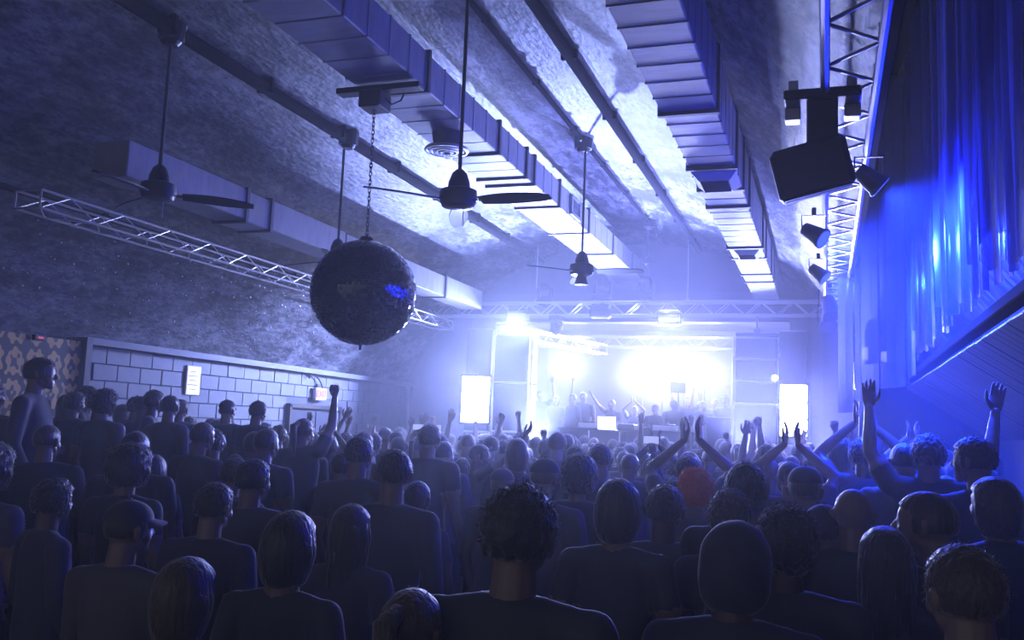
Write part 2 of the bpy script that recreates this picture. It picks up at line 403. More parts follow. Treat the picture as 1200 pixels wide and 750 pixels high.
duct1 = box_duct('square_duct', 'long pale sheet metal duct above the mirror ball carrying the round diffuser', -3.83, -3.25, 4.74, 5.07,
    [2.6, 4.1, 5.5, 6.97, 8.80, 9.75, 11.14, 12.7, 14.3, 15.85, 17.45], [6.97, 8.81, 9.75, 10.05, 11.14, 12.7, 14.3, 15.85], .36)
duct2 = box_duct('square_duct', 'ribbed sheet metal duct right of centre with a square drop vent', -1.19, -.77, 4.30, 4.80,
    [2.4, 4.6, 6.75, 8.25, 9.4, 10.6, 11.9, 12.6, 14.0, 15.6, 17.4], [6.75, 8.25, 9.0, 9.72, 11.9, 12.6, 13.9, 14.6], .30)
duct3 = box_duct('square_duct', 'sheet metal duct along the left of the vault behind the mirror ball', -6.4, -6.0, 4.02, 4.36,
    [6.55, 6.98, 8.39, 8.86, 10.6, 12.3, 14.0, 15.75], [8.39, 8.86, 12.3, 14.0], 0)
# round diffuser under the first duct
t = thing('round_diffuser', 'round ringed ceiling diffuser hanging on a neck below the central duct', 'vent', (-3.53, 8.1, 4.57))
obj('neck', CY((0, 0, .02), (0, 0, .18), .13, .155, 20), M['flange'], t, True)
for r in (.205, .155, .105, .055):
    obj('ring', ring(bmesh.new(), (0, 0, -.0 - (.205 - r) * .12), r, .017, 28), M['alu'], t, True)
obj('back_plate', CY((0, 0, .02), (0, 0, .045), .21, .16, 24), M['blackmetal'], t)
# side grille on the first duct
t = thing('side_grille', 'square louvred side grille on the flank of the central duct', 'vent', (-3.235, 11.9, 4.90))
obj('frame', box(BX((0, -.22, 0), (.04, .05, .26)), (0, .22, 0), (.04, .05, .26)), M['galv'], t)
for z in (-.12, .12): obj('frame', BX((0, 0, z), (.04, .48, .04)), M['galv'], t)
for k in range(5): obj('louvre', BX((0, 0, -.08 + .04 * k), (.03, .40, .01), 0, Matrix.Rotation(.5, 3, 'Y')), M['flange'], t)
def drop_vent(y, label, s=1.0):
    t = thing('drop_vent', label, 'vent', (-.98, y, 4.295))
    for sx in (-1, 1):
        bm = bmesh.new()
        v = [bm.verts.new(p) for p in ((sx * .20, -.28, 0), (sx * .20, .28, 0), (sx * .13, .20, -.07), (sx * .13, -.20, -.07))]
        bm.faces.new(v); obj('flared_side', bm, M['white'], t)
    for sy in (-1, 1):
        bm = bmesh.new()
        v = [bm.verts.new(p) for p in ((-.20, sy * .28, 0), (.20, sy * .28, 0), (.13, sy * .20, -.07), (-.13, sy * .20, -.07))]
        bm.faces.new(v); obj('flared_side', bm, M['white'], t)
    for o in t.children:
        md = o.modifiers.new('thickness', 'SOLIDIFY'); md.thickness = .012
    obj('opening', BX((0, 0, -.062), (.25, .39, .012)), M['flange'], t)
    for k in range(6): obj('louvre', BX((0, -.16 + .064 * k, -.075), (.25, .012, .02), 0, Matrix.Rotation(.6, 3, 'X')), M['flange'], t)
    t.scale = (s, s, s)
drop_vent(8.62, 'square flared drop vent under the right duct, nearest to the camera')
drop_vent(12.25, 'small square flared drop vent further along the right duct toward the stage', .8)

# ------------------------------------------------------------------ conduits on the vault
def conduit(x, y0, y1, r, label, clips):
    z = vault_z(x) - r - .01
    t = thing('conduit', label, 'conduit', (x, y0, z))
    obj('pipe', pipe(bmesh.new(), [(0, 0, 0), (0, (y1 - y0) / 2, 0), (0, y1 - y0, 0)], r, 10), M['felt'], t, True)
    cm = mesh_from(BX((0, 0, r * .4), (r * 2.8, .05, r * 2.2), .004), 'clip'); cm.materials.append(M['felt'])
    for k in range(clips):
        c = link('clip', cm, t); c.location = (0, (y1 - y0) * (k + .5) / clips, 0)
conduit(-2.28, 2.0, 17.4, .055, 'thick dark pipe along the vault right of the fan conduit', 9)
conduit(-2.9, 2.0, 17.4, .028, 'thin dark conduit along the vault feeding the hanging fans', 10)
conduit(-5.4, 4.0, 17.4, .065, 'thick dark pipe along the left of the vault above the mirror ball', 9)
conduit(-7.45, 5.0, 16.5, .03, 'thin conduit low on the left of the vault above the truss', 6)
def ceiling_box(x, y, label):
    t = thing('junction_box', label, 'junction box', (x, y, vault_z(x)))
    obj('body', CY((0, 0, -.14), (0, 0, .02), .11, .13, 14), M['blackmetal'], t)
    obj('cover', CY((0, 0, -.18), (0, 0, -.13), .06, .10, 14), M['blackmetal'], t)
    for a in (0, PI): obj('fitting', CY((0, math.cos(a) * .1, -.06), (0, math.cos(a) * .2, -.06), .035, .03, 8), M['blackmetal'], t)
ceiling_box(-2.9, 10.95, 'round junction box where the second fan hangs from the vault')
ceiling_box(-2.9, 6.6, 'round junction box where the nearest fan hangs from the vault')
ceiling_box(-2.9, 15.5, 'round junction box on the vault nearest the stage')
ceiling_box(-5.45, 6.35, 'round junction box where the fan in the dark at left hangs')
ceiling_box(-5.4, 9.45, 'round junction box on the left pipe above the mirror ball')

# small metal beads added to make glints of light low on the left vault
bm = bmesh.new(); rr = random.Random(8)
for row in range(6):
    z = 2.95 + row * .17
    x = VX - math.sqrt(VR * VR - (z - VZ) ** 2)
    y = 7.2
    while y < 14.5:
        if rr.random() < .75:
            zz = z + rr.uniform(-.035, .035) + (.05 * math.sin(y) if row else 0); xx = VX - math.sqrt(VR * VR - (zz - VZ) ** 2)
            r_ = rr.choice((.007, .009, .012, .015))
            bmesh.ops.create_icosphere(bm, subdivisions=1, radius=r_, matrix=Matrix.Translation((xx + .004, y, zz)))
        y += rr.uniform(.06, .2)
tag(obj('glint_beads', bm, M['alu'], None, True), 'rows of shiny beads added as light glints low on the left vault', 'glints', kind='stuff')

# ------------------------------------------------------------------ trusses
def truss(name, label, A, B, w, h, bay, m='alu', faces='TBLR', r=.025, rbr=.011):
    A, B = Vector(A), Vector(B); d = (B - A); L_ = d.length; ax = d.normalized()
    t = thing(name, label, 'truss'); t.location = A
    t.rotation_euler = (0, 0, math.atan2(d.y, d.x))
    cm = mesh_from(CY((0, 0, 0), (L_, 0, 0), r, None, 8), 'chord', True); cm.materials.append(M[m])
    cor = {(i, j): Vector((0, i * w / 2, j * h / 2)) for i in (-1, 1) for j in (-1, 1)}
    for c in cor.values(): o = link('chord', cm, t); o.location = c
    n = max(1, int(round(L_ / bay))); st = L_ / n
    fc = {'T': ((-1, 1), (1, 1)), 'B': ((-1, -1), (1, -1)), 'L': ((1, -1), (1, 1)), 'R': ((-1, -1), (-1, 1))}
    cache = {}
    for f in faces:
        p, q = cor[fc[f][0]], cor[fc[f][1]]
        for k in range(n):
            a, b = (p, q) if k % 2 == 0 else (q, p)
            key = (f, k % 2)
            if key not in cache:
                cache[key] = mesh_from(CY(a, b + Vector((st, 0, 0)), rbr, None, 5), 'brace', True); cache[key].materials.append(M[m])
            o = link('brace', cache[key], t); o.location = (st * k, 0, 0)
    ends = mesh_from(bmesh.new(), 'end'); 
    bm = bmesh.new()
    for a, b in (((-1, -1), (1, -1)), ((1, -1), (1, 1)), ((1, 1), (-1, 1)), ((-1, 1), (-1, -1))): cyl(bm, cor[a], cor[b], r * .8, None, 6)
    em = mesh_from(bm, 'end_frame', True); em.materials.append(M[m])
    for x in (0, L_): o = link('end_frame', em, t); o.location = (x, 0, 0)
    return t
truss('lighting_truss', 'silver box truss spanning the hall in front of the stage', (-7.75, 16.5, 4.13), (.0, 16.5, 4.17), .24, .24, .27, faces='TLR')
truss('lighting_truss', 'silver box truss running along the left of the hall behind the mirror ball', (-6.95, 6.4, 3.80), (-6.95, 16.3, 3.86), .30, .17, .36, faces='LRB', r=.014, rbr=.007)
truss('lighting_truss', 'silver ladder truss overhead beside the blue curtain', (.13, 3.6, 3.98), (.13, 15.8, 4.02), .27, .26, .27, faces='BLR')
truss('lighting_truss', 'pale box truss at the back of the stage under its ceiling', (-6.6, 21.0, 3.98), (-.35, 21.0, 3.98), .24, .24, .27, faces='TLR')
truss('lighting_truss', 'short truss running back from the front truss on the left', (-5.95, 16.75, 3.78), (-4.9, 20.8, 3.86), .22, .20, .27, faces='LB')
for k, (x, y, h, lab) in enumerate(((-7.3, 16.5, 1, 'thin steel hanger above the left end of the front truss'), (-5.2, 16.5, 1, 'thin steel hanger above the front truss beside the moving head'), (-2.35, 16.5, 1, 'thin steel hanger above the middle of the front truss'))):
    z1 = vault_z(x) - .01
    t = thing('truss_hanger', lab, 'hanger', (x, y, 4.26))
    obj('rod', CY((0, 0, 0), (0, 0, z1 - 4.26), .012, None, 6), M['alu'], t); obj('shackle', ring(bmesh.new(), (0, 0, .03), .03, .01, 12, 5, 'Y'), M['alu'], t)
t = thing('ceiling_hook', 'short hook and ring hanging from the conduit nearest the stage', 'hook', (-2.9, 15.47, vault_z(-2.9) - .72))
obj('rod', CY((0, 0, .04), (0, 0, .55), .014, None, 6), M['blackmetal'], t); obj('ring', ring(bmesh.new(), (0, 0, 0), .06, .012, 16, 5, 'Y'), M['blackmetal'], t, True)

# ------------------------------------------------------------------ ceiling fans
def fan(x, y, z, rot, label):
    zt = vault_z(x) - .17
    t = thing('ceiling_fan', label, 'fan', (x, y, z), rot, 'ceiling fans on long rods')
    obj('rod', CY((0, 0, .2), (0, 0, zt - z), .016, None, 8), M['blackmetal'], t)
    bm = bmesh.new(); R_ = [(.03, .30), (.06, .27), (.085, .20), (.09, .15), (.145, .13), (.155, .06), (.13, .0), (.05, -.02)]
    rows = [[bm.verts.new((r * math.cos(2 * PI * j / 20), r * math.sin(2 * PI * j / 20), zz)) for j in range(20)] for r, zz in R_]
    for i in range(len(rows) - 1):
        for j in range(20): bm.faces.new((rows[i][j], rows[i + 1][j], rows[i + 1][(j + 1) % 20], rows[i][(j + 1) % 20]))
    bm.faces.new(rows[0][::-1]); bm.faces.new(rows[-1]); bmesh.ops.recalc_face_normals(bm, faces=bm.faces)
    obj('motor', bm, M['blackmetal'], t, True)
    for k in range(3):
        A = 2 * PI * k / 3; Rm = Matrix.Rotation(A, 4, 'Z')
        bm = bmesh.new(); top = []
        for s in np.linspace(0, 1, 9):
            r = .20 + .60 * s; w = .055 + .025 * math.sin(PI * min(s * 1.1, 1)); w = w * (1 if s < .95 else .6)
            tw = -.22
            for sg in (-1, 1):
                top.append(bm.verts.new(Rm @ Vector((r, sg * w, .045 + sg * w * tw - .02 * s * s))))
        for i in range(8): bm.faces.new((top[2 * i], top[2 * i + 2], top[2 * i + 3], top[2 * i + 1]))
        o = obj('blade', bm, M['black'], t); md = o.modifiers.new('thickness', 'SOLIDIFY'); md.thickness = .012
        obj('blade_iron', box(bmesh.new(), Rm @ Vector((.17, 0, .04)), (.12, .03, .012), Rm.to_3x3()), M['blackmetal'], t)
    obj('pull_chain', CY((.05, 0, -.16), (.05, 0, -.01), .004, None, 5), M['alu'], t)
    return t
fan(-2.75, 6.59, 3.60, math.radians(-8), 'nearest black ceiling fan beside the mirror ball, one blade pointing right')
f2 = fan(-2.87, 10.94, 3.80, math.radians(-8), 'second black ceiling fan hanging in front of the stage arch')
obj('light_cup', CY((0, 0, -.12), (0, 0, -.02), .09, .06, 14), M['blackmetal'], f2)
fan(-5.45, 9.45, 3.72, math.radians(50), 'ceiling fan on a rod mostly hidden behind the mirror ball')
fan(-5.45, 6.35, 3.72, math.radians(35), 'black fan hanging in the dark beside the left duct')

# ------------------------------------------------------------------ mirror ball
BC = atY(426, 343, 6.75); BR = .437
t = thing('mirror_ball', 'large dark mirror ball hanging on a chain below the central duct', 'mirror ball', BC)
bm = bmesh.new(); bmesh.ops.create_uvsphere(bm, u_segments=48, v_segments=32, radius=BR - .006); obj('core', bm, M['black'], t, True)
bm = bmesh.new(); rt_ = random.Random(5); tile = .0225
nr = int(PI * BR / tile)
for i in range(1, nr):
    la = -PI / 2 + PI * i / nr; cr = BR * math.cos(la); nn = max(4, int(2 * PI * cr / tile)); off = rt_.random()
    for j in range(nn):
        a = 2 * PI * (j + off) / nn
        n_ = Vector((math.cos(la) * math.cos(a), math.cos(la) * math.sin(a), math.sin(la)))
        e1 = Vector((-math.sin(a), math.cos(a), 0)); e2 = n_.cross(e1)
        tl = [rt_.gauss(0, .06) for _ in range(2)]; hs = tile * .465
        v = [bm.verts.new(n_ * BR + e1 * sx * hs + e2 * sy * hs + n_ * (tl[0] * sx + tl[1] * sy) * hs) for sx, sy in ((-1, -1), (1, -1), (1, 1), (-1, 1))]
        f = bm.faces.new(v)
        if f.normal.dot(n_) < 0 if f.normal.length else False: f.normal_flip()
bm.normal_update()
for f in bm.faces:
    if f.normal.dot(f.calc_center_median()) < 0: f.normal_flip()
tag(obj('mirror_tiles', bm, M['mirror'], t), kind='stuff')
obj('top_cap', CY((0, 0, BR - .015), (0, 0, BR + .03), .075, .05, 18), M['blackmetal'], t)
obj('bottom_stud', CY((0, 0, -BR - .04), (0, 0, -BR + .01), .012, None, 8), M['blackmetal'], t)
obj('eye_ring', ring(bmesh.new(), (0, 0, BR + .05), .022, .006, 14, 6, 'Y'), M['alu'], t, True)
bm = bmesh.new(); ztop = 4.52 - BC.z; zz = BR + .07; k = 0
while zz < ztop:
    ring(bm, (0, 0, 0), .012, .0035, 10, 5, 'Y')
    vv = bm.verts[-50:]
    bmesh.ops.transform(bm, matrix=Matrix.Translation((0, 0, zz)) @ Matrix.Rotation(PI / 2 * (k % 2), 4, 'Z') @ Matrix.Diagonal((1, 1, 2.0, 1)), verts=vv)
    bm.verts.ensure_lookup_table(); zz += .036; k += 1
tag(obj('chain', bm, M['blackmetal'], t, True), kind='stuff')
t = thing('mirror_ball_motor', 'dark motor box on a plate under the central duct holding the mirror ball chain', 'motor', (BC.x, BC.y, 4.52))
obj('housing', BX((0, .0, .07), (.20, .22, .15), .01), M['black'], t)
obj('mounting_plate', BX((.03, .02, .18), (.78, .12, .05), .005), M['blackmetal'], t)
obj('shaft', CY((0, 0, -.03), (0, 0, .0), .015, None, 8), M['alu'], t)
obj('cable', pipe(bmesh.new(), [(.09, 0, .1), (.16, .0, .03), (.22, .05, .08), (.24, .1, .2)], .008, 6), M['rubber'], t, True)

# ------------------------------------------------------------------ stage light fixtures
def par_can(loc, aim, label, lens='lens_off', size=1.0, power=0, color=(1, 1, 1), spot=70, group=None):
    """can with yoke; hangs from loc"""
    t = thing('par_can', label, 'stage light', loc, 0, group)
    q = Vector(aim).normalized().to_track_quat('-Z', 'Y').to_matrix()
    s = size; c = Vector((0, 0, -.20 * s))
    for sx in (-1, 1): obj('yoke_arm', BX((sx * .125 * s, 0, -.10 * s), (.012 * s, .03 * s, .22 * s)), M['blackmetal'], t)
    obj('yoke_bar', BX((0, 0, 0), (.26 * s, .03 * s, .012 * s)), M['blackmetal'], t)
    obj('clamp', BX((0, 0, .045 * s), (.05 * s, .04 * s, .09 * s), .006), M['blackmetal'], t)
    bm = bmesh.new(); cyl(bm, (0, 0, .13 * s), (0, 0, -.10 * s), .07 * s, .105 * s, 16); cyl(bm, (0, 0, -.10 * s), (0, 0, -.13 * s), .115 * s, .115 * s, 16)
    bmesh.ops.transform(bm, matrix=Matrix.Translation(c) @ q.to_4x4(), verts=bm.verts); obj('can', bm, M['black'], t)
    bm = CY((0, 0, -.131 * s), (0, 0, -.137 * s), .10 * s, None, 16)
    bmesh.ops.transform(bm, matrix=Matrix.Translation(c) @ q.to_4x4(), verts=bm.verts); obj('lens', bm, M[lens], t)
    if power:
        l = bpy.data.lights.new('lamp', 'SPOT'); l.energy = power; l.color = color; l.spot_size = math.radians(spot); l.spot_blend = .6
        l.shadow_soft_size = .06
        o = bpy.data.objects.new('lamp', l); col.objects.link(o); o.parent = t
        o.location = c + q @ Vector((0, 0, -.17 * s)); o.rotation_euler = q.to_euler()
    return t
def moving_head(loc, label, up=False, s=1.0, tilt=.5, rz=0, lens='lens_off', power=0, aim=None, color=(.55, .6, 1), cone=80):
    t = thing('moving_head', label, 'stage light', loc, rz)
    k = 1 if up else -1
    obj('base', BX((0, 0, k * .05 * s), (.30 * s, .26 * s, .10 * s), .012), M['black'], t)
    obj('yoke', BX((0, 0, k * .13 * s), (.32 * s, .10 * s, .06 * s), .012), M['black'], t)
    for sx in (-1, 1): obj('yoke_arm', BX((sx * .145 * s, 0, k * .24 * s), (.05 * s, .12 * s, .22 * s), .015), M['black'], t)
    q = Matrix.Rotation(tilt, 4, 'X'); bm = bmesh.new()
    cyl(bm, (0, 0, -.12 * s), (0, 0, .06 * s), .105 * s, .125 * s, 18); cyl(bm, (0, 0, .06 * s), (0, 0, .15 * s), .125 * s, .07 * s, 18)
    bmesh.ops.transform(bm, matrix=Matrix.Translation((0, 0, k * .30 * s)) @ q, verts=bm.verts); obj('head', bm, M['black'], t)
    bm = CY((0, 0, -.128 * s), (0, 0, -.12 * s), .09 * s, None, 18)
    bmesh.ops.transform(bm, matrix=Matrix.Translation((0, 0, k * .30 * s)) @ q, verts=bm.verts); obj('lens', bm, M[lens], t)
    obj('clamp', BX((0, 0, -k * .03 * s), (.06, .05, .08), .006), M['blackmetal'], t)
    if power:
        l = bpy.data.lights.new('lamp', 'SPOT'); l.energy = power; l.color = color; l.spot_size = math.radians(cone); l.spot_blend = 1; l.shadow_soft_size = .05
        o = bpy.data.objects.new('lamp', l); col.objects.link(o); o.parent = t
        a_ = Matrix.Rotation(-rz, 3, 'Z') @ (Vector(aim) - Vector(loc)); o.rotation_euler = a_.to_track_quat('-Z', 'Y').to_euler(); o.location = Vector((0, 0, k * .30 * s)) + a_.normalized() * .2
    return t
def led_wash(loc, label, s=1.0, power=0, color=(1, 1, 1)):
    t = thing('wash_light', label, 'stage light', loc)
    obj('bracket', box(BX((-.17 * s, 0, -.03 * s), (.012, .03, .16 * s)), (.17 * s, 0, -.03 * s), (.012, .03, .16 * s)), M['blackmetal'], t)
    obj('bracket_bar', BX((0, 0, .05 * s), (.36 * s, .03, .02)), M['blackmetal'], t)
    obj('body', BX((0, 0, -.12 * s), (.42 * s, .20 * s, .20 * s), .025), M['black'], t)
    obj('lens_panel', BX((0, -.105 * s, -.135 * s), (.34 * s, .012, .07 * s), .004), M['lens_off'], t)
    obj('lens_panel', BX((0, 0, -.225 * s), (.34 * s, .14 * s, .012), .004), M['alu'], t)
    if power:
        o = area_light('lamp', (0, -.13 * s, -.14 * s), (0, -1, -.55), .34 * s, .07 * s, power, color, 110); o.parent = t
    for k in range(3): obj('cooling_fin', BX((0, -.02, -.02 * s + .02 * k), (.36 * s, .16 * s, .006)), M['blackmetal'], t)
led_wash(tuple(atY(607, 366, 16.4)), 'black wash light under the left part of the front truss', 1.0, CROWD_POWER, LEFT_COL)
led_wash(tuple(atY(785, 366, 16.4)), 'black wash light under the middle of the front truss', 1.0, CROWD_POWER, RIGHT_COL)
led_wash(tuple(atY(704, 360, 16.35)), 'dark wash light clamped across the front truss below the second fan', .9)
moving_head(tuple(atY(638, 357, 16.5)), 'moving head light standing on the front truss at the left', True, .9, .7)
moving_head(tuple(atY(706, 352, 16.5)), 'moving head light standing on the front truss behind the second fan', True, 1.0, -.5)
moving_head(tuple(atY(757, 350, 16.5)), 'moving head light standing on the front truss against the arch', True, .9, .3)
moving_head(tuple(atY(491, 352, 16.4)), 'moving head light at the left end of the front truss beside the mirror ball', False, .7, .9, 0, 'lens_dim', 90, (-8.2, 16.6, 2.2))
# lights on the right ladder truss
t = thing('loudspeaker', 'big dark speaker hanging from the truss beside the blue curtain, nearest the camera', 'loudspeaker', (-.02, 5.4, 3.86))
obj('mount_plate', BX((0, 0, -.02), (.42, .20, .06), .01), M['black'], t)
obj('hanging_arm', BX((0, 0, -.19), (.17, .14, .32), .01), M['black'], t)
for sx in (-1, 1): obj('clamp', BX((sx * .16, .04, .05), (.055, .08, .10), .006), M['alu'], t)
for sx in (-1, 1): obj('side_flap', BX((sx * .165, .1, -.075), (.09, .10, .09), .006), M['alu'], t)
q = Matrix.Rotation(math.radians(-14), 3, 'Y') @ Matrix.Rotation(math.radians(12), 3, 'X')
obj('cabinet', BX((-.06, .05, -.43), (.42, .34, .30), .03, q), M['cabinet'], t)
obj('front_grille', BX((-.03, -.02, -.585), (.38, .30, .012), .004, q), M['grille'], t)
BLUE = (.01, .04, 1.0)
par_can((-.10, 8.3, 3.83), (.75, -.35, -.55), 'black par can on the ladder truss behind the big speaker, aimed at the curtain', 'lens_blue', .8, CURTAIN_POWER, BLUE, 125)
par_can((-.08, 10.4, 3.84), (.7, -.2, -.6), 'black par can further along the ladder truss near the crossing', 'lens_blue', .75, CURTAIN_POWER * .8, BLUE, 125)
par_can((.28, 6.6, 3.83), (.6, .12, -.5), 'par can on the curtain side of the ladder truss', 'lens_blue', .75, CURTAIN_POWER * .7, BLUE, 125)
par_can((.05, 12.6, 3.84), (.2, -.4, -.8), 'small par can below the far end of the ladder truss', 'lens_off', 1.1)
par_can((.02, 14.2, 3.86), (.1, -.6, -.6), 'small par can at the stage end of the ladder truss', 'lens_off', 1.1)

# ------------------------------------------------------------------ stage lamps (the key light)
def blinder(loc, w, h, label, power, color, spread=180, yaw=0):
    t = thing('blinder_panel', label, 'stage light', loc, yaw)
    obj('housing', BX((0, .06, 0), (w + .06, .12, h + .06), .01), M['black'], t)
    nx, nz = max(2, int(w / .26)), max(1, int(h / .26))
    for i in range(nx):
        for k in range(nz):
            obj('lamp_cell', BX(((i + .5) / nx * w - w / 2, -.005, (k + .5) / nz * h - h / 2), (w / nx - .02, .02, h / nz - .02), .008), M['lens'], t)
    z0 = 1.0 - loc[2] if loc[1] > 15.9 else -loc[2]
    obj('stand_pole', CY((0, .10, z0 + .02), (0, .10, h / 2), .022, None, 8), M['blackmetal'], t); obj('stand_foot', CY((0, .10, z0), (0, .10, z0 + .025), .20, None, 16), M['blackmetal'], t)
    o = area_light('lamp', (0, -.03, 0), (0, -1, -.1 if spread < 140 else 0), w, h, power, color, spread); o.parent = t
    return t
pL, pR = atY(557, 468, 15.95), atY(930, 481, 15.95)
blinder(tuple(pL), .52, .86, 'dazzling blinder panel beside the left speaker stack', SIDE_POWER, LEFT_COL, 70, .30)
blinder(tuple(pR), .44, .86, 'dazzling blinder panel below the right outer speaker column', SIDE_POWER, RIGHT_COL, 70, -.04)
for u, v, w, lab in ((668, 430, .55, 'leftmost'), (752, 441, .42, 'second'), (776, 452, .40, 'third'), (801, 442, .40, 'fourth'), (826, 441, .40, 'rightmost')):
    blinder(tuple(atY(u, v, 21.6)), w * .75, .30, lab + ' of the five glaring lamps in a row at the back of the stage', REAR_POWER, REAR_COL, 150)
t = thing('spot_lamp', 'tiny piercing lamp on the edge of the right speaker stack', 'stage light', tuple(atY(908, 443, 15.75)))
obj('body', CY((0, .0, 0), (0, .08, 0), .06, .04, 12), M['black'], t); obj('lens', CY((0, -.015, 0), (0, 0, 0), .05, None, 12), M['lens'], t)

# fixtures added to brighten the vault, the left wall and the soffit
moving_head((-5.0, 15.95, 1.0), 'moving head added on the left of the stage edge to brighten the vault', True, 1.0, PI - .8, 0, 'lens', UP_POWER, (-3.7, 13.3, 5.5), LEFT_COL, 84)
moving_head((-1.05, 15.75, 1.0), 'moving head added on the right of the stage edge to brighten the vault', True, 1.0, PI - .8, 0, 'lens', UP_POWER, (-1.9, 12.9, 5.2), RIGHT_COL, 76)
moving_head((-4.75, 16.4, 4.0), 'moving head added under the front truss inside the left stack to brighten the left wall', False, .8, .8, 1.2, 'lens', WALL_POWER, (-8.4, 13.1, 2.75), LEFT_COL, 58)
moving_head((-.20, 15.9, 1.0), 'moving head added right of the right speaker columns to brighten the boarded soffit', True, 1.0, PI - 1.2, 0, 'lens', SOFFIT_POWER, (1.35, 9.4, 2.4), (.55, .58, 1.0), 52)
# ------------------------------------------------------------------ speakers
def cabinet(c, s, label, group, seams=2):
    t = thing('speaker_cabinet', label, 'loudspeaker', c, 0, group)
    w, d, h = s
    obj('enclosure', BX((0, 0, 0), (w, d, h - .012), .012), M['cabinet'], t)
    obj('front_grille', BX((0, -d / 2 - .006, 0), (w - .05, .02, h - .07), .006), M['grille'], t)
    for sx in (-1, 1): obj('handle', BX((sx * (w / 2 + .004), 0, 0), (.012, .14, .07), .004), M['blackmetal'], t)
    obj('corner_rail', box(BX((0, -d / 2 - .002, h / 2 - .012), (w, .014, .012)), (0, -d / 2 - .002, -h / 2 + .012), (w, .014, .012)), M['alu'], t)
names = ('topmost', 'second', 'third', 'fourth', 'bottom')
a, b = atY(862, 395, 16.2), atY(910, 395, 16.2)
wR = b.x - a.x; xR = (a.x + b.x) / 2; z = a.z
for i, hh in enumerate((.38, .38, .38, .68, .74)):
    cabinet((xR, 16.5, z - hh / 2), (wR, .55, hh), names[i] + ' cabinet of the speaker stack right of the stage opening', 'right speaker stack'); z -= hh
if z > 1.0: struct('riser', BX((xR, 16.5, (z + 1.0) / 2), (wR, .55, z - 1.0)), M['stagewood'], 'black riser under the right speaker stack')
t = thing('flying_frame', 'flying frame and chain above the right speaker stack', 'rigging', (xR, 16.45, a.z + .03))
obj('bumper', BX((0, 0, .03), (wR + .02, .3, .05), .006), M['blackmetal'], t); obj('chain_rod', CY((0, 0, .06), (0, 0, .42), .016, None, 8), M['blackmetal'], t)
obj('hook', BX((0, 0, .10), (.09, .07, .09), .01), M['blackmetal'], t)
a, b = atY(913, 387, 16.75), atY(945, 387, 16.75)
z = a.z
for i, hh in enumerate((1.0, 1.0, .9)):
    cabinet(((a.x + b.x) / 2, 17.0, z - hh / 2), (b.x - a.x, .45, hh), ('upper', 'middle', 'lower')[i] + ' cabinet of the plain column right of the right speaker stack', 'right outer speaker column'); z -= hh
a, b = atY(579, 392, 16.2), atY(620, 392, 16.2)
wl_ = b.x - a.x; z = a.z
for i, hh in enumerate((.9, .9, .85)):
    cabinet(((a.x + b.x) / 2, 16.5, z - hh / 2), (wl_, .55, hh), ('upper', 'middle', 'lower')[i] + ' cabinet of the speaker stack left of the stage opening', 'left speaker stack'); z -= hh
a, b = atY(548, 385, 16.75), atY(577, 385, 16.75)
z = a.z
for i, hh in enumerate((1.0, 1.0, .9)):
    cabinet(((a.x + b.x) / 2, 17.0, z - hh / 2), (b.x - a.x, .45, hh), ('upper', 'middle', 'lower')[i] + ' cabinet of the plain column left of the left speaker stack', 'left outer speaker column'); z -= hh
# upright posts with small lamps beside the stacks
def post(u, y, lab, z1=3.6):
    p = atY(u, 450, y)
    t = thing('upright_post', lab, 'post', (p.x, y, 1.0))
    obj('tube', CY((0, 0, 0), (0, 0, z1 - 1.0), .022, None, 8), M['alu'], t)
    obj('foot_plate', BX((0, 0, .01), (.2, .2, .02)), M['alu'], t)
    for k in range(5): obj('lamp_clip', BX((0, -.03, .5 + .45 * k), (.05, .05, .07), .006), M['white'], t)
post(622, 16.25, 'pale upright post on the stage side of the left speaker stack')
post(859, 16.25, 'pale upright post on the stage side of the right speaker stack')
post(577.5, 16.1, 'thin upright post between the two left speaker columns')
# ------------------------------------------------------------------ things on the stage
t = thing('dj_desk', 'cloth draped performance desk across the middle of the stage', 'desk', (-3.75, 18.3, 1.0))
obj('cloth_front', BX((0, -.38, .46), (2.6, .03, .92), .005), M['desk'], t); obj('desk_top', BX((0, 0, .93), (2.7, .8, .05), .008), M['black'], t)
for sx in (-1, 1):
    for sy in (-1, 1): obj('leg', BX((sx * 1.25, sy * .34, .46), (.05, .05, .90)), M['blackmetal'], t)
for i, dx in enumerate((-.75, .75)):
    t = thing('turntable', ('left', 'right')[i] + ' turntable on the performance desk', 'turntable', (-3.75 + dx, 18.3, 1.956))
    obj('plinth', BX((0, 0, .05), (.45, .35, .10), .01), M['white'], t); obj('platter', CY((-.04, 0, .10), (-.04, 0, .125), .15, None, 24), M['blackmetal'], t)
    obj('tone_arm', CY((.17, .12, .13), (.08, -.08, .13), .008, None, 6), M['alu'], t)
t = thing('mixer', 'small mixer between the turntables', 'mixer', (-3.75, 18.3, 1.956))
obj('case', BX((0, 0, .05), (.32, .38, .10), .01), M['black'], t)
for k in range(4): obj('fader', BX((-.1 + .066 * k, -.08, .11), (.02, .03, .02)), M['white'], t)
for i in range(3):
    for k in range(4): obj('knob', CY((-.1 + .066 * k, .02 + .06 * i, .10), (-.1 + .066 * k, .02 + .06 * i, .12), .011, None, 8), M['white'], t)
p = atY(711, 497, 17.6)
t = thing('laptop', 'pale lit laptop standing at the front of the stage', 'laptop', (p.x, 17.6, 1.92))
obj('lid', BX((0, 0, .14), (.36, .012, .25), .004, Matrix.Rotation(.2, 3, 'X')), M['lens_dim'], t); obj('base', BX((0, .12, .006), (.36, .25, .015), .004), M['alu'], t)
t = thing('flight_case', 'black flight case carrying the laptop at the front of the stage', 'case', (p.x, 17.65, 1.0))
obj('shell', BX((0, 0, .455), (.62, .5, .90), .01), M['black'], t)
for sx in (-1, 1): obj('edge_rail', BX((sx * .30, -.245, .455), (.03, .02, .90)), M['alu'], t)
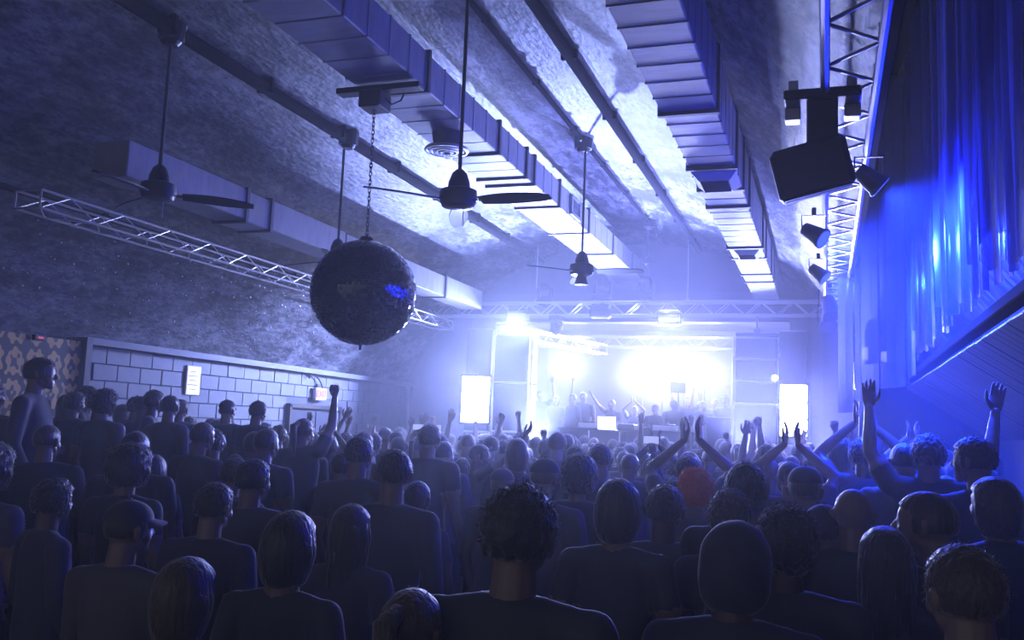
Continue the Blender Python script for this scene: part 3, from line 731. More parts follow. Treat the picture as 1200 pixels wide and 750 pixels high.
obj('latch', BX((0, -.255, .6), (.08, .02, .08)), M['alu'], t)
p = atY(844, 485, 17.1)
cabinet((p.x, 17.1, 1.62), (.42, .45, 1.24), 'dark monitor cabinet on the stage beside the right speaker stack', None)
p = atY(795, 454, 20)
t = thing('monitor_screen', 'small flat screen on a stand at the back of the stage', 'screen', (p.x, 20, 1.0))
obj('panel', BX((0, 0, p.z - 1.0), (.34, .05, .24), .01), M['black'], t); obj('pole', CY((0, 0, 0), (0, .02, p.z - 1.1), .02, None, 8), M['blackmetal'], t)
obj('foot_plate', CY((0, 0, 0), (0, 0, .02), .18, None, 16), M['blackmetal'], t)

# ------------------------------------------------------------------ wall fittings on the left
t = thing('exit_sign', 'glowing red exit sign above the door in the block wall', 'exit sign', (XL + .04, 13.85, 2.33))
obj('housing', BX((0, 0, 0), (.06, .36, .21), .008), M['white'], t)
obj('face', BX((.033, 0, 0), (.006, .33, .18)), M['exitface'], t)
obj('mount', BX((-.03, -.02, .13), (.04, .1, .08)), M['black'], t)
cu = bpy.data.curves.new('exit_text', 'FONT'); cu.body = 'EXIT'; cu.size = .155; cu.align_x = 'CENTER'; cu.align_y = 'CENTER'; cu.extrude = .002
tmp = bpy.data.objects.new('tmp', cu); col.objects.link(tmp)
dg = bpy.context.evaluated_depsgraph_get(); me = bpy.data.meshes.new_from_object(tmp.evaluated_get(dg)); bpy.data.objects.remove(tmp)
o = link('lettering', me, t, None); me.materials.clear(); me.materials.append(M['exitletter']); o.location = (.039, 0, 0); o.rotation_euler = (PI / 2, 0, PI / 2)
t = thing('cable', 'black cable looping above the exit sign', 'cable', (XL + .02, 13.7, 2.45))
obj('loop', pipe(bmesh.new(), [(.02, .15 * math.sin(a) + .05 * a, .12 * math.cos(a) - .05 * a + .05) for a in np.linspace(-1.5, 4.5, 24)] , .014, 6), M['rubber'], t, True)
t = thing('poster', 'pale notice with added glow on the left block wall', 'poster', (XL + .0, 10.55, 2.36))
obj('frame', BX((-.005, 0, 0), (.03, .30, .40), .004), M['white'], t); obj('sheet', BX((.012, 0, 0), (.006, .27, .37)), M['paperglow'], t)
for k in range(5): obj('text_line', BX((.016, -.02, .12 - .06 * k), (.002, .15 + .05 * (k % 2), .012)), M['paperink'], t)
p = atY(39, 391, 7.6)
t = thing('standby_light', 'tiny red standby light in the dark at far left above the wallpaper', 'lamp', (XL + .08, p.y * XL / p.x, 2.62 + .02))
obj('case', BX((0, 0, .02), (.06, .14, .06), .006), M['black'], t); obj('red_lens', BX((.032, 0, .02), (.006, .07, .02)), M['redled'], t)

# ------------------------------------------------------------------ blue strip curtain
ct = thing('strip_curtain', 'translucent strip curtain lit deep blue hanging along the right of the hall', 'curtain', (.92, 3, 2.66))
cpath = []
rc = random.Random(21)
y = 3.4
while y < 11.2: cpath.append((.86 + .02 * math.sin(y * 5), y, 0)); y += .13
# the track turns across toward the truss
for k in range(8):
    s = k / 7; cpath.append((.80 - .62 * s, 11.25 + .35 * s, 1))
strip_me = {}
def strip_mesh(h, w, ph):
    bm = bmesh.new(); n = 14; f, b = [], []
    for k in range(n + 1):
        z = h * k / n; dx = .012 * math.sin(ph + 3.1 * z) + .004 * math.sin(9 * z + ph)
        for sgn in (-1, 0, 1):
            f.append(bm.verts.new((dx + (.012 if sgn == 0 else 0), sgn * w / 2, z))); b.append(bm.verts.new((dx + (.012 if sgn == 0 else 0) - .003, sgn * w / 2, z)))
    for k in range(n):
        for j in (0, 1):
            i = 3 * k + j
            bm.faces.new((f[i], f[i + 1], f[i + 4], f[i + 3])); bm.faces.new((b[i], b[i + 3], b[i + 4], b[i + 1]))
        bm.faces.new((f[3 * k], f[3 * k + 3], b[3 * k + 3], b[3 * k])); bm.faces.new((f[3 * k + 2], b[3 * k + 2], b[3 * k + 5], f[3 * k + 5]))
    bm.faces.new((f[0], b[0], b[1], f[1])); bm.faces.new((f[1], b[1], b[2], f[2]))
    return mesh_from(bm, 'strip', True)
for i, (x, y, turn) in enumerate(cpath):
    if turn: zb = 2.18 + .04 * (i % 3) + .55 * max(0, (x - .18)) ; 
    else: zb = 2.74 + rc.choice((0, .02, .05, .12, .25, .02)) if y < 10.4 else 2.55 + rc.choice((0, .05, .12))
    zt = 6.15
    key = (i % 5,)
    if key not in strip_me:
        strip_me[key] = strip_mesh(1.0, rc.uniform(.085, .115), rc.uniform(0, 6)); strip_me[key].materials.append(M['film'])
    o = link('strip', strip_me[key], ct); o.location = (x - .92, y - 3, zb - 2.66); o.scale = (1, 1, zt - zb)
    o.rotation_euler = (0, 0, rc.uniform(-.5, .5) + (math.radians(62) if turn else 0))
obj('track', pipe(bmesh.new(), [(x - .92, y - 3, 3.5) for x, y, _ in cpath[::3]], .02, 6), M['blackmetal'], ct)
# dark lamp box seen through the far strips
p = atY(1020, 440, 12.2)
t = thing('lamp_box', 'dark box with two small white lamps behind the far end of the curtain', 'lamp', (p.x, 12.2, p.z))
obj('case', BX((.02, .06, 0), (.42, .2, .34), .012), M['black'], t)
for dx, dz in ((-.06, .27), (.16, .22)):
    obj('lamp_tube', BX((dx, .0, dz), (.07, .06, .16), .01), M['lens_dim'], t); obj('bracket', BX((dx, .08, dz - .02), (.03, .08, .3)), M['blackmetal'], t)
obj('hanger', CY((.02, .1, .15), (.02, .1, 1.2), .012, None, 6), M['blackmetal'], t)
#PEOPLE#
# ------------------------------------------------------------------ people
def loft(bm, rows_):
    """closed skin over rings of equal length, capped to a point at both ends"""
    vs_ = [[bm.verts.new(p) for p in r] for r in rows_]
    n = len(vs_[0])
    for i in range(len(vs_) - 1):
        for j in range(n): bm.faces.new((vs_[i][j], vs_[i][(j + 1) % n], vs_[i + 1][(j + 1) % n], vs_[i + 1][j]))
    bm.faces.new(vs_[0][::-1]); bm.faces.new(vs_[-1])
def limb(bm, pts, rad, n=12):
    """tapered limb through joints with rounded ends"""
    pts = [Vector(p) for p in pts]; P, Rr = [], []
    d0 = (pts[0] - pts[1]).normalized(); d1_ = (pts[-1] - pts[-2]).normalized()
    for a in (75, 45, 20): P.append(pts[0] + d0 * rad[0] * math.sin(math.radians(a))); Rr.append(rad[0] * math.cos(math.radians(a)))
    for p, r in zip(pts, rad): P.append(p); Rr.append(r)
    for a in (20, 45, 75): P.append(pts[-1] + d1_ * rad[-1] * math.sin(math.radians(a))); Rr.append(rad[-1] * math.cos(math.radians(a)))
    u = None; rows_ = []
    for i, p in enumerate(P):
        t = (P[min(i + 1, len(P) - 1)] - P[max(i - 1, 0)]).normalized()
        if u is None:
            u = t.cross(Vector((0, 1, .3)));  u = u if u.length > .1 else t.cross(Vector((1, 0, 0)))
        u = (u - t * u.dot(t)).normalized(); w = t.cross(u)
        rows_.append([p + (u * math.cos(2 * PI * j / n) + w * math.sin(2 * PI * j / n)) * Rr[i] for j in range(n)])
    loft(bm, rows_)
def stack(bm, secs, n=20):
    """trunk from ellipse sections (z, cx, cy, rx, ry)"""
    rows_ = [[Vector((cx + rx * math.cos(2 * PI * j / n), cy + ry * math.sin(2 * PI * j / n), z)) for j in range(n)] for z, cx, cy, rx, ry in secs]
    loft(bm, rows_)
def remesh(bm, voxel, smooth=3, factor=.5):
    bmesh.ops.recalc_face_normals(bm, faces=bm.faces)
    me = mesh_from(bm, 'tmp'); o = bpy.data.objects.new('tmp', me); col.objects.link(o)
    r = o.modifiers.new('r', 'REMESH'); r.mode = 'VOXEL'; r.voxel_size = voxel; r.use_smooth_shade = True
    if smooth: k = o.modifiers.new('s', 'SMOOTH'); k.factor = factor; k.iterations = smooth
    dg = bpy.context.evaluated_depsgraph_get(); dg.update()
    out = bpy.data.meshes.new_from_object(o.evaluated_get(dg))
    bpy.data.objects.remove(o); bpy.data.meshes.remove(me)
    return out
def make_hand(curl):
    """right hand along +Z from the wrist, palm toward +Y, thumb toward +X; curl 0 open .. 1 fist"""
    bm = bmesh.new()
    stack(bm, [(-.012, 0, 0, .022, .018), (.01, 0, 0, .027, .017), (.04, .002, 0, .037, .016), (.07, .003, 0, .041, .015), (.092, .002, 0, .038, .013), (.098, .002, 0, .03, .008)], 14)
    for k, (x, L_) in enumerate(((.031, .072), (.011, .080), (-.010, .074), (-.030, .058))):
        a = 0; p = Vector((x, 0, .085)); pts = [p.copy()]; spread = (x * 1.6) * (1 - curl)
        for sidx, fr in enumerate((.45, .32, .23)):
            a += (.15 + curl * 1.35) if sidx else (.10 + curl * 1.2)
            p = p + Vector((spread * fr * 1.2, math.sin(a), math.cos(a))) * L_ * fr; pts.append(p.copy())
        limb(bm, pts, [.0095, .0088, .008, .0068], 8)
    p0 = Vector((.026, .004, .022)); p1 = Vector((.055 - .012 * curl, .016, .052)); p2 = Vector((.066 - .035 * curl, .020 + .02 * curl, .080)); p3 = Vector((.070 - .055 * curl, .024 + .024 * curl, .102 - .012 * curl))
    limb(bm, [p0, p1, p2, p3], [.014, .0115, .0095, .0075], 8)
    return remesh(bm, .0042, 2)
HANDS = {'open': make_hand(.12), 'relaxed': make_hand(.40), 'grip': make_hand(.72), 'fist': make_hand(1.0)}
HC = Vector((0, .02, 1.635))
def make_head():
    bm = bmesh.new()
    sph(bm, HC, 1, 3, (.076, .097, .090))
    sph(bm, (0, .058, 1.600), 1, 3, (.058, .058, .082))
    limb(bm, [(0, .035, 1.585), (0, .092, 1.540)], [.054, .026])
    limb(bm, [(-.045, .03, 1.565), (0, .085, 1.542), (.045, .03, 1.565)], [.022, .022, .022])
    limb(bm, [(0, .108, 1.635), (0, .130, 1.600)], [.009, .014]); sph(bm, (0, .124, 1.597), .016, 2, (1.15, .8, .7))
    limb(bm, [(-.042, .092, 1.652), (0, .106, 1.650), (.042, .092, 1.652)], [.010, .011, .010])
    for z, r in ((1.572, .0095), (1.561, .011)): limb(bm, [(-.022, .100, z), (0, .109, z), (.022, .100, z)], [r * .7, r, r * .7])
    for s in (-1, 1):
        limb(bm, [(s * .074, .012, 1.635), (s * .084, .000, 1.630), (s * .080, .005, 1.600), (s * .074, .014, 1.588)], [.010, .014, .012, .008])
        limb(bm, [(s * .034, .085, 1.600), (s * .045, .07, 1.585)], [.022, .022])
    limb(bm, [(0, -.012, 1.44), (0, .004, 1.58)], [.060, .054])
    return remesh(bm, .0062, 3)
HEAD = make_head()
def place_mesh(bm, me, mt, idx, flip=False):
    n0 = len(bm.verts); f0 = len(bm.faces)
    bm.from_mesh(me); bm.verts.ensure_lookup_table(); bm.faces.ensure_lookup_table()
    bmesh.ops.transform(bm, matrix=mt, verts=bm.verts[n0:])
    fs = bm.faces[f0:]
    if flip: bmesh.ops.reverse_faces(bm, faces=fs)
    for f in fs: f.material_index = idx
def make_body(pose, female=False, sleeves='short', turn=0):
    """one figure facing +Y: joints per pose, skinned and remeshed into one surface"""
    sw = .172 if female else .196; hw = .100 if female else .092
    A = {  # elbow, wrist, grip per side (right = +X); rise = shoulder lift
        'down': [((.245, -.02, 1.13), (.235, .10, .90), 'relaxed', 0)] * 2,
        'folded': [((.25, .02, 1.14), (.10, .24, 1.17), 'relaxed', 0), ((.25, .02, 1.13), (.08, .26, 1.11), 'relaxed', 0)],
        'both_up': [((.31, .05, 1.62), (.35, .10, 1.885), 'open', .05), ((.30, .03, 1.63), (.30, .12, 1.89), 'open', .05)],
        'clap': [((.28, .15, 1.63), (.045, .20, 1.84), 'open', .05), ((.28, .15, 1.62), (.045, .20, 1.84), 'open', .05)],
        'fist_up': [((.245, .08, 1.68), (.21, .16, 1.94), 'fist', .06), ((.245, -.02, 1.13), (.235, .10, .90), 'relaxed', 0)],
        'phone': [((.25, .20, 1.47), (.17, .26, 1.73), 'grip', .03), ((.25, .02, 1.13), (.10, .26, 1.14), 'relaxed', 0)],
        'drink': [((.26, .05, 1.15), (.19, .29, 1.25), 'grip', 0), ((.245, -.02, 1.13), (.235, .10, .90), 'relaxed', 0)],
        'reach': [((.30, .16, 1.60), (.42, .30, 1.82), 'open', .05), ((.25, .02, 1.13), (.10, .26, 1.14), 'relaxed', 0)],
    }[pose]
    bm = bmesh.new(); bones = []
    def bone(a, b, kind): bones.append((Vector(a), Vector(b), kind))
    if female: secs = [(.86, 0, 0, .10, .08), (.90, 0, 0, .155, .105), (.96, 0, 0, .168, .115), (1.05, 0, .0, .138, .098), (1.12, 0, .0, .128, .092), (1.22, 0, .012, .142, .108), (1.32, 0, .015, .150, .108), (1.40, 0, 0, .150, .085), (1.455, 0, -.01, .09, .062), (1.48, 0, -.012, .055, .05)]
    else: secs = [(.86, 0, 0, .10, .08), (.90, 0, 0, .155, .110), (.98, 0, 0, .165, .118), (1.08, 0, 0, .156, .112), (1.20, 0, .008, .170, .118), (1.32, 0, .008, .182, .118), (1.40, 0, 0, .178, .095), (1.46, 0, -.01, .11, .07), (1.485, 0, -.012, .062, .055)]
    stack(bm, secs); bone((0, 0, .95), (0, 0, 1.44), 1)
    for s in (1, -1):
        el, wr, grip, rise = A[0 if s > 0 else 1]
        S = Vector((s * sw, -.01, 1.405 + rise)); E = Vector((s * el[0], el[1], el[2])); W = Vector((s * wr[0], wr[1], wr[2]))
        k = .9 if female else 1
        limb(bm, [(s * .06, -.012, 1.435 + rise * .3), S], [.055 * k, .058 * k])
        limb(bm, [S, S.lerp(E, .4), E], [.056 * k, .049 * k, .040 * k]); limb(bm, [E, E.lerp(W, .3), W], [.040 * k, .041 * k, .026 * k])
        bone(S if sleeves == 'long' else S.lerp(E, .55), E, 1 if sleeves == 'long' else 3); bone(E, W, 1 if sleeves == 'long' else 0); bone((0, 0, 1.42), S, 1)
        if sleeves == 'short':     # loose sleeve ending above the elbow
            limb(bm, [S, S.lerp(E, .52)], [.066 * k, .062 * k]); bone(S, S.lerp(E, .50), 1)
        else: limb(bm, [S, E, E.lerp(W, .95)], [.062 * k, .050 * k, .036 * k])
        hip, kn, an = Vector((s * hw, 0, .90)), Vector((s * (hw + .02), .02, .49)), Vector((s * (hw + .03), -.02, .09))
        limb(bm, [hip, hip.lerp(kn, .4), kn], [.092, .083, .062]); limb(bm, [kn, kn.lerp(an, .3), an], [.060, .060, .044])
        bone(hip, kn, 2); bone(kn, an, 2)
        limb(bm, [an + Vector((0, -.03, -.04)), an + Vector((s * .01, .08, -.048)), an + Vector((s * .015, .17, -.052))], [.044, .044, .036]); bone(an + Vector((0, -.03, -.05)), an + Vector((0, .17, -.05)), 4)
    me = remesh(bm, .0135, 3)
    nf = len(me.polygons); ce = np.empty(nf * 3); me.polygons.foreach_get('center', ce); ce = ce.reshape(-1, 3)
    best = np.full(nf, 9.0); kind = np.zeros(nf, int)
    for a, b, k in bones:
        a, b = np.array(a), np.array(b); ab = b - a; tt = np.clip(((ce - a) @ ab) / (ab @ ab), 0, 1)
        dd = np.linalg.norm(ce - (a + tt[:, None] * ab), axis=1) - (.06 if (k == 1 and abs(ab[2]) > .3 and abs(ab[0]) < .01) else 0)
        mk = dd < best; best[mk] = dd[mk]; kind[mk] = k
    kind[kind == 3] = 0
    kind[(kind == 2) & (ce[:, 2] > .89)] = 1; kind[(kind == 1) & (ce[:, 2] < .885) & (np.abs(ce[:, 0]) < .18)] = 2
    me.polygons.foreach_set('material_index', kind.astype(np.int32))
    bm = bmesh.new(); bm.from_mesh(me); bpy.data.meshes.remove(me)
    place_mesh(bm, HEAD, Matrix.Translation(HC) @ Matrix.Rotation(turn, 4, 'Z') @ Matrix.Translation(-HC), 0)
    for s in (-1, 1):       # eyes
        n0 = len(bm.faces); bmesh.ops.create_icosphere(bm, subdivisions=1, radius=.0125, matrix=Matrix.Translation(HC) @ Matrix.Rotation(turn, 4, 'Z') @ Matrix.Translation(-HC) @ Matrix.Translation((s * .032, .095, 1.634)))
        bm.faces.ensure_lookup_table()
        for f in bm.faces[n0:]: f.material_index = 5
    pts = {}
    for s in (1, -1):
        el, wr, grip, rise = A[0 if s > 0 else 1]
        E = Vector((s * el[0], el[1], el[2])); W = Vector((s * wr[0], wr[1], wr[2])); z = (W - E).normalized()
        if pose == 'clap': z = (z * .35 + Vector((0, .15, 1))).normalized()
        th = Vector((0, -.2, 1)) if pose in ('down', 'folded', 'drink') else Vector((-s, -.1, 0))
        if pose == 'clap': th = Vector((0, -1, .1))
        x = (th - z * th.dot(z)).normalized(); y = z.cross(x)
        if s < 0: y = -y
        R3 = Matrix((x, y, z)).transposed(); 
        flip = R3.determinant() < 0
        mt = Matrix.Translation(W - z * .004) @ R3.to_4x4()
        place_mesh(bm, HANDS[grip], mt, 0, flip)
        pts['R' if s > 0 else 'L'] = mt
    me = mesh_from(bm, 'person', True)
    for k in ('skin', 'shirt', 'trousers', 'skin', 'shoe', 'eye'): me.materials.append(M[k])
    return me, pts
def make_hair(kind):
    bm = bmesh.new(); bmesh.ops.create_icosphere(bm, subdivisions=5, radius=1)
    rh = random.Random(hash(kind) % 1 + len(kind) * 7)
    big = {'crop': 1.075, 'short': 1.13, 'messy': 1.22, 'afro': 1.62, 'curly': 1.34, 'long': 1.15, 'bun': 1.10, 'ponytail': 1.10, 'bob': 1.17}[kind]
    amp = {'crop': .01, 'short': .055, 'messy': .11, 'afro': .10, 'curly': .13, 'long': .03, 'bun': .02, 'ponytail': .02, 'bob': .03}[kind]
    frq = {'crop': 8, 'short': 9, 'messy': 5, 'afro': 7, 'curly': 7, 'long': 5, 'bun': 5, 'ponytail': 5, 'bob': 5}[kind]
    low = {'crop': -.45, 'short': -.55, 'messy': -.62, 'afro': -.75, 'curly': -.85, 'long': -3, 'bun': -.6, 'ponytail': -.6, 'bob': -1.3}[kind]
    for v in bm.verts:
        d = v.co.normalized()
        r = big + amp * (noise.noise(d * frq) + .6 * noise.noise(d * frq * 2.3))
        if kind in ('afro', 'curly'): r += .05 * abs(noise.noise(d * 16))
        face = d.y > .25 and d.z < .55 - .25 * (1 - d.y)
        if face: f_ = min(1, (d.y - .25) / .2) * min(1, (.55 - .25 * (1 - d.y) - d.z) / .2); r = r * (1 - f_) + .80 * f_
        if d.z < low: r = min(r, .84)
        p = Vector((d.x * .076, d.y * .097, d.z * .090)) * r
        if kind in ('long', 'bob') and d.z < .0 and d.y < .35:      # falls straight down behind and beside the face
            drop = (.30 if kind == 'long' else .075) * min(1, -d.z * 1.5)
            p = Vector((d.x * .080 * r * (1 + .30 * -d.z - (.50 if kind == 'bob' else .38) * d.z * d.z), min(d.y, .2) * .097 * r - .02 * -d.z, -.0 + d.z * .09 - drop))
            if kind == 'long': p.x += .010 * noise.noise(Vector((p.x * 60, p.y * 40, p.z * 9))); p.y += .010 * noise.noise(Vector((p.x * 50, 3, p.z * 7))); p.z += .05 * noise.noise(Vector((p.x * 30, p.y * 30, 0)))
        v.co = p + HC
    if kind == 'bun': sph(bm, HC + Vector((0, -.075, .085)), .042, 3)
    if kind == 'ponytail': limb(bm, [HC + Vector((0, -.09, .05)), HC + Vector((0, -.16, .03)), HC + Vector((0, -.155, -.10)), HC + Vector((0, -.13, -.22))], [.022, .032, .030, .010])
    # loose strands standing off the outline
    base = [(v.co.copy(), (v.co - HC).normalized()) for v in bm.verts if (v.co.z > HC.z - .03 and (v.co - HC).length > .075)]
    nst, ln = {'crop': (0, 0), 'short': (260, .014), 'messy': (420, .016), 'afro': (700, .014), 'curly': (700, .017), 'long': (0, 0), 'bun': (60, .010), 'ponytail': (60, .010), 'bob': (0, 0)}[kind]
    for _ in range(nst):
        p, n_ = rh.choice(base); q_ = Vector((rh.gauss(0, 1), rh.gauss(0, 1), rh.gauss(0, 1) - .3)); dr = (n_ * 1.0 + q_ * .45).normalized()
        L_ = ln * rh.uniform(.4, 1.2); s1 = dr.cross(Vector((.3, .2, .9))).normalized() * .0016; s2 = dr.cross(s1).normalized() * .0016
        a = [bm.verts.new(p - n_ * .006 + s1), bm.verts.new(p - n_ * .006 - s1 + s2), bm.verts.new(p - n_ * .006 - s2)]
        mid = p + dr * L_ * .6; b = [bm.verts.new(mid + s1 * .7), bm.verts.new(mid - s1 * .7 + s2 * .7), bm.verts.new(mid - s2 * .7)]
        tip = bm.verts.new(mid + (dr + q_ * .5).normalized() * L_ * .5)
        for j in range(3):
            bm.faces.new((a[j], a[(j + 1) % 3], b[(j + 1) % 3], b[j])); bm.faces.new((b[j], b[(j + 1) % 3], tip))
    return mesh_from(bm, 'hair', True)
def make_cap():
    bm = bmesh.new(); n = 28; rows_ = []
    for t_ in np.linspace(0, 1, 8):
        a = t_ * PI / 2; rows_.append([bm.verts.new(HC + Vector((.085 * math.cos(a) * math.cos(2 * PI * j / n), .106 * math.cos(a) * math.sin(2 * PI * j / n) - .004, .025 + .082 * math.sin(a)))) for j in range(n)])
    for i in range(7):
        for j in range(n): bm.faces.new((rows_[i][j], rows_[i][(j + 1) % n], rows_[i + 1][(j + 1) % n], rows_[i + 1][j]))
    br = []
    for t_ in np.linspace(0, 1, 5):
        br.append([bm.verts.new(HC + Vector((.080 * math.cos(a) * (1 - .15 * t_), (.104 * math.sin(a)) + .075 * t_ * math.sin(a), .028 - .018 * t_ - .02 * abs(math.cos(a)) * t_))) for a in np.linspace(.25, PI - .25, 12)])
    for i in range(4):
        for j in range(11): bm.faces.new((br[i][j], br[i][j + 1], br[i + 1][j + 1], br[i + 1][j]))
    sph(bm, HC + Vector((0, -.004, .108)), .008, 1)
    return mesh_from(bm, 'cap', True)
def make_hood():
    bm = bmesh.new(); bmesh.ops.create_icosphere(bm, subdivisions=4, radius=1)
    for v in bm.verts:
        d = v.co.normalized(); r = 1.24 + .03 * noise.noise(d * 3)
        if d.y > .45 and d.z < .75: r = .82
        p = Vector((d.x * .080, d.y * .10, d.z * .092)) * r
        if d.z < 0 and d.y < .5: p.x *= 1 + .55 * d.z * d.z; p.z = d.z * .15; p.y -= .02 * -d.z
        v.co = p + HC
    return mesh_from(bm, 'hood', True)
BODY, GRIP = {}, {}
for k, a in {'down': ('down',), 'down_f': ('down', True), 'down_long': ('down', False, 'long', .3), 'folded': ('folded', False, 'long', -.25), 'folded_f': ('folded', True, 'short', .2),
             'both_up': ('both_up',), 'both_up_f': ('both_up', True), 'clap': ('clap', False, 'short', .1), 'clap_f': ('clap', True, 'long'), 'fist_up': ('fist_up',),
             'phone': ('phone', False, 'long'), 'phone_f': ('phone', True), 'drink': ('drink', False, 'short', .7), 'reach': ('reach', True, 'short', -.2)}.items():
    BODY[k], GRIP[k] = make_body(*a)
HAIR = {k: make_hair(k) for k in ('crop', 'short', 'messy', 'afro', 'curly', 'long', 'bun', 'ponytail', 'bob')}
for me in HAIR.values(): me.materials.append(M['hair'])
red = HAIR['curly'].copy(); red.materials.clear(); red.materials.append(M['hairred']); HAIR['red'] = red
fair = HAIR['short'].copy(); fair.materials.clear(); fair.materials.append(M['hairgrey']); HAIR['fair'] = fair
CAP, HOOD = make_cap(), make_hood(); CAP.materials.append(M['cap']); HOOD.materials.append(M['cap'])
TURN = {'down_long': .3, 'folded': -.25, 'folded_f': .2, 'clap': .1, 'drink': .7, 'reach': -.2}
def person(x, y, z0, h, rz, body, hair, label, group=None, lean=(0, 0)):
    o = link('person', BODY[body]); s = h / 1.74
    tag(o, label, 'person', group)
    o.location = (x, y, z0); o.rotation_euler = (lean[0], lean[1], rz); o.scale = (s, s, s)
    hr = None
    if hair in HAIR: hr = link('hair', HAIR[hair], o)
    elif hair == 'cap': link('hair', HAIR['crop'], o); hr = link('cap', CAP, o)
    elif hair == 'hood': hr = link('hood', HOOD, o)
    if hr is not None and TURN.get(body):
        for c in o.children: c.matrix_local = Matrix.Translation(HC) @ Matrix.Rotation(TURN[body], 4, 'Z') @ Matrix.Translation(-HC)
    return o
def in_hand(o, body, side='R'): return o.matrix_basis @ GRIP[body][side]
HT = {'afro': 1.785, 'curly': 1.755, 'red': 1.755, 'messy': 1.745, 'bald': 1.725, 'hood': 1.75, 'cap': 1.745}
def top_of(hair): return HT.get(hair, 1.735) / 1.74
placed, heads = [], []
def at_head(u, v, w, body, hair, label, rz=0, z0=0, wr=None, dist=None):
    """somebody whose head tops out at photo point (u, v) with a head about w pixels wide"""
    wr = wr or {'afro': .245, 'curly': .205, 'red': .205, 'messy': .185, 'bald': .155, 'crop': .165, 'hood': .20, 'long': .18, 'bob': .185}.get(hair, .172)
    y = dist or F * wr / w
    p = atY(u, v, y); h = (p.z - z0) / top_of(hair)
    h = min(max(h, 1.48), 1.98)
    o = person(p.x, y, z0, h, rz, body, hair, label); placed.append((p.x, y)); heads.append((u, w, y)); return o
P = at_head
P(607, 567, 100, 'down', 'messy', 'person with big tousled dark hair looming at the bottom centre of the crowd', wr=.20)
P(724, 562, 56, 'down_f', 'bob', 'person with smooth rounded hair just right of the tousled looming head')
P(779, 568, 46, 'down', 'short', 'person standing shoulder to shoulder right of the smooth rounded bob')
P(862, 610, 84, 'folded', 'hood', 'person in a raised hood at the bottom right of the crowd')
P(922, 592, 72, 'down', 'curly', 'person with loose curly dark hair behind the raised hood')
P(856, 573, 52, 'down_f', 'messy', 'person with messy hair between the red curls and the raised hood')
P(874, 542, 46, 'down', 'short', 'tall person with a rim lit rounded head below the right speaker stack')
P(944, 545, 38, 'folded', 'cap', 'person in a flat topped cap below the right blinder panel')
P(1000, 573, 42, 'down', 'bald', 'person with a shaved head rimmed by light at the lower right')
P(966, 590, 46, 'folded', 'cap', 'person in a dark cap left of the shaved rim lit head')
P(815, 548, 42, 'down_f', 'red', 'person with a halo of curly red hair in the middle of the crowd')
P(678, 530, 47, 'down', 'afro', 'person with a rounded afro in the middle of the crowd')
P(461, 527, 46, 'down_long', 'short', 'broad person with short hair below the mirror ball, rim lit on the right')
P(488, 563, 38, 'down_f', 'crop', 'short person with two bright rims of light right of the broad short haired one')
P(503, 497, 27, 'down', 'short', 'tall person standing a head above the crowd near the end of the block wall')
P(410, 591, 58, 'down_f', 'long', 'person with long hair lit along the right edge at the lower left')
P(338, 600, 78, 'down_f', 'bob', 'person in deep shadow at the lower left with a thin bright edge of hair')
P(575, 511, 20, 'down', 'short', 'short haired person left of centre before the stage, below the left speaker stack')
P(653, 507, 21, 'down', 'fair', 'pale haired person before the middle of the stage')
P(703, 520, 27, 'down_long', 'short', 'dark haired person right of the afro before the stage')
P(638, 536, 36, 'folded', 'cap', 'person in a brimmed cap left of the afro')
P(588, 548, 32, 'down', 'cap', 'person in a round cap above the big tousled head')
P(355, 490, 24, 'fist_up', 'ponytail', 'person with one arm raised by the door in the block wall')
P(560, 520, 22, 'reach', 'crop', 'person reaching an arm out in front of the left blinder panel', rz=-.9)
# on the low platform by the wallpaper
P(45, 419, 34, 'down_long', 'short', 'tall person in profile standing in front of the gold wallpaper', rz=-1.1, z0=.4)
P(100, 452, 27, 'folded', 'messy', 'person standing at the right edge of the gold wallpaper', rz=-.9, z0=.4)
P(143, 474, 24, 'down_f', 'bob', 'person between the wallpaper edge and the one holding a bottle', rz=-.5, z0=.4)
man = P(179, 457, 25, 'drink', 'short', 'person in profile holding up a bottle left of the pale notice', rz=-.9, z0=.4)
b = in_hand(man, 'drink')
def bottle(mt, label):
    t = thing('beer_bottle', label, 'bottle'); t.matrix_world = mt
    bm = bmesh.new(); prof_ = [(.001, -.09), (.03, -.09), (.031, .04), (.014, .085), (.012, .13), (.001, .13)]
    rows_ = [[bm.verts.new((r * math.cos(2 * PI * j / 12), r * math.sin(2 * PI * j / 12), z)) for j in range(12)] for r, z in prof_]
    for i in range(5):
        for j in range(12): bm.faces.new((rows_[i][j], rows_[i + 1][j], rows_[i + 1][(j + 1) % 12], rows_[i][(j + 1) % 12]))
    obj('glass', bm, M['bottle'], t, True); obj('label_band', CY((0, 0, -.05), (0, 0, .01), .0318, None, 12), M['white'], t)
h_ = b @ Vector((0, .035, .085)); bottle(Matrix.Translation(h_) @ Matrix.Rotation(.25, 4, 'Y'), 'pale bottle held up by the person in profile left of the pale notice')
def phone(o, body, label):
    mt = in_hand(o, body); h = mt @ Vector((0, .030, .10)); t = thing('phone', label, 'phone', h, o.rotation_euler.z)
    obj('case', BX((0, 0, .03), (.15, .010, .075), .004), M['black'], t); obj('screen', BX((0, -.006, .03), (.138, .002, .066)), M['screen'], t)
ph = P(466, 512, 19, 'phone', 'short', 'person filming with a raised phone at the end of the block wall'); phone(ph, 'phone', 'dark phone held up at the end of the block wall')
ph = P(488, 512, 18, 'phone_f', 'ponytail', 'second person filming with a phone, just left of the left blinder panel'); phone(ph, 'phone_f', 'second raised phone just left of the left blinder panel')
ph = P(738, 531, 22, 'phone', 'crop', 'person filming the stage with a phone near the middle'); phone(ph, 'phone', 'phone held up near the middle of the crowd')
P(763, 536, 22, 'clap_f', 'ponytail', 'person clapping hands overhead in front of the performance desk')
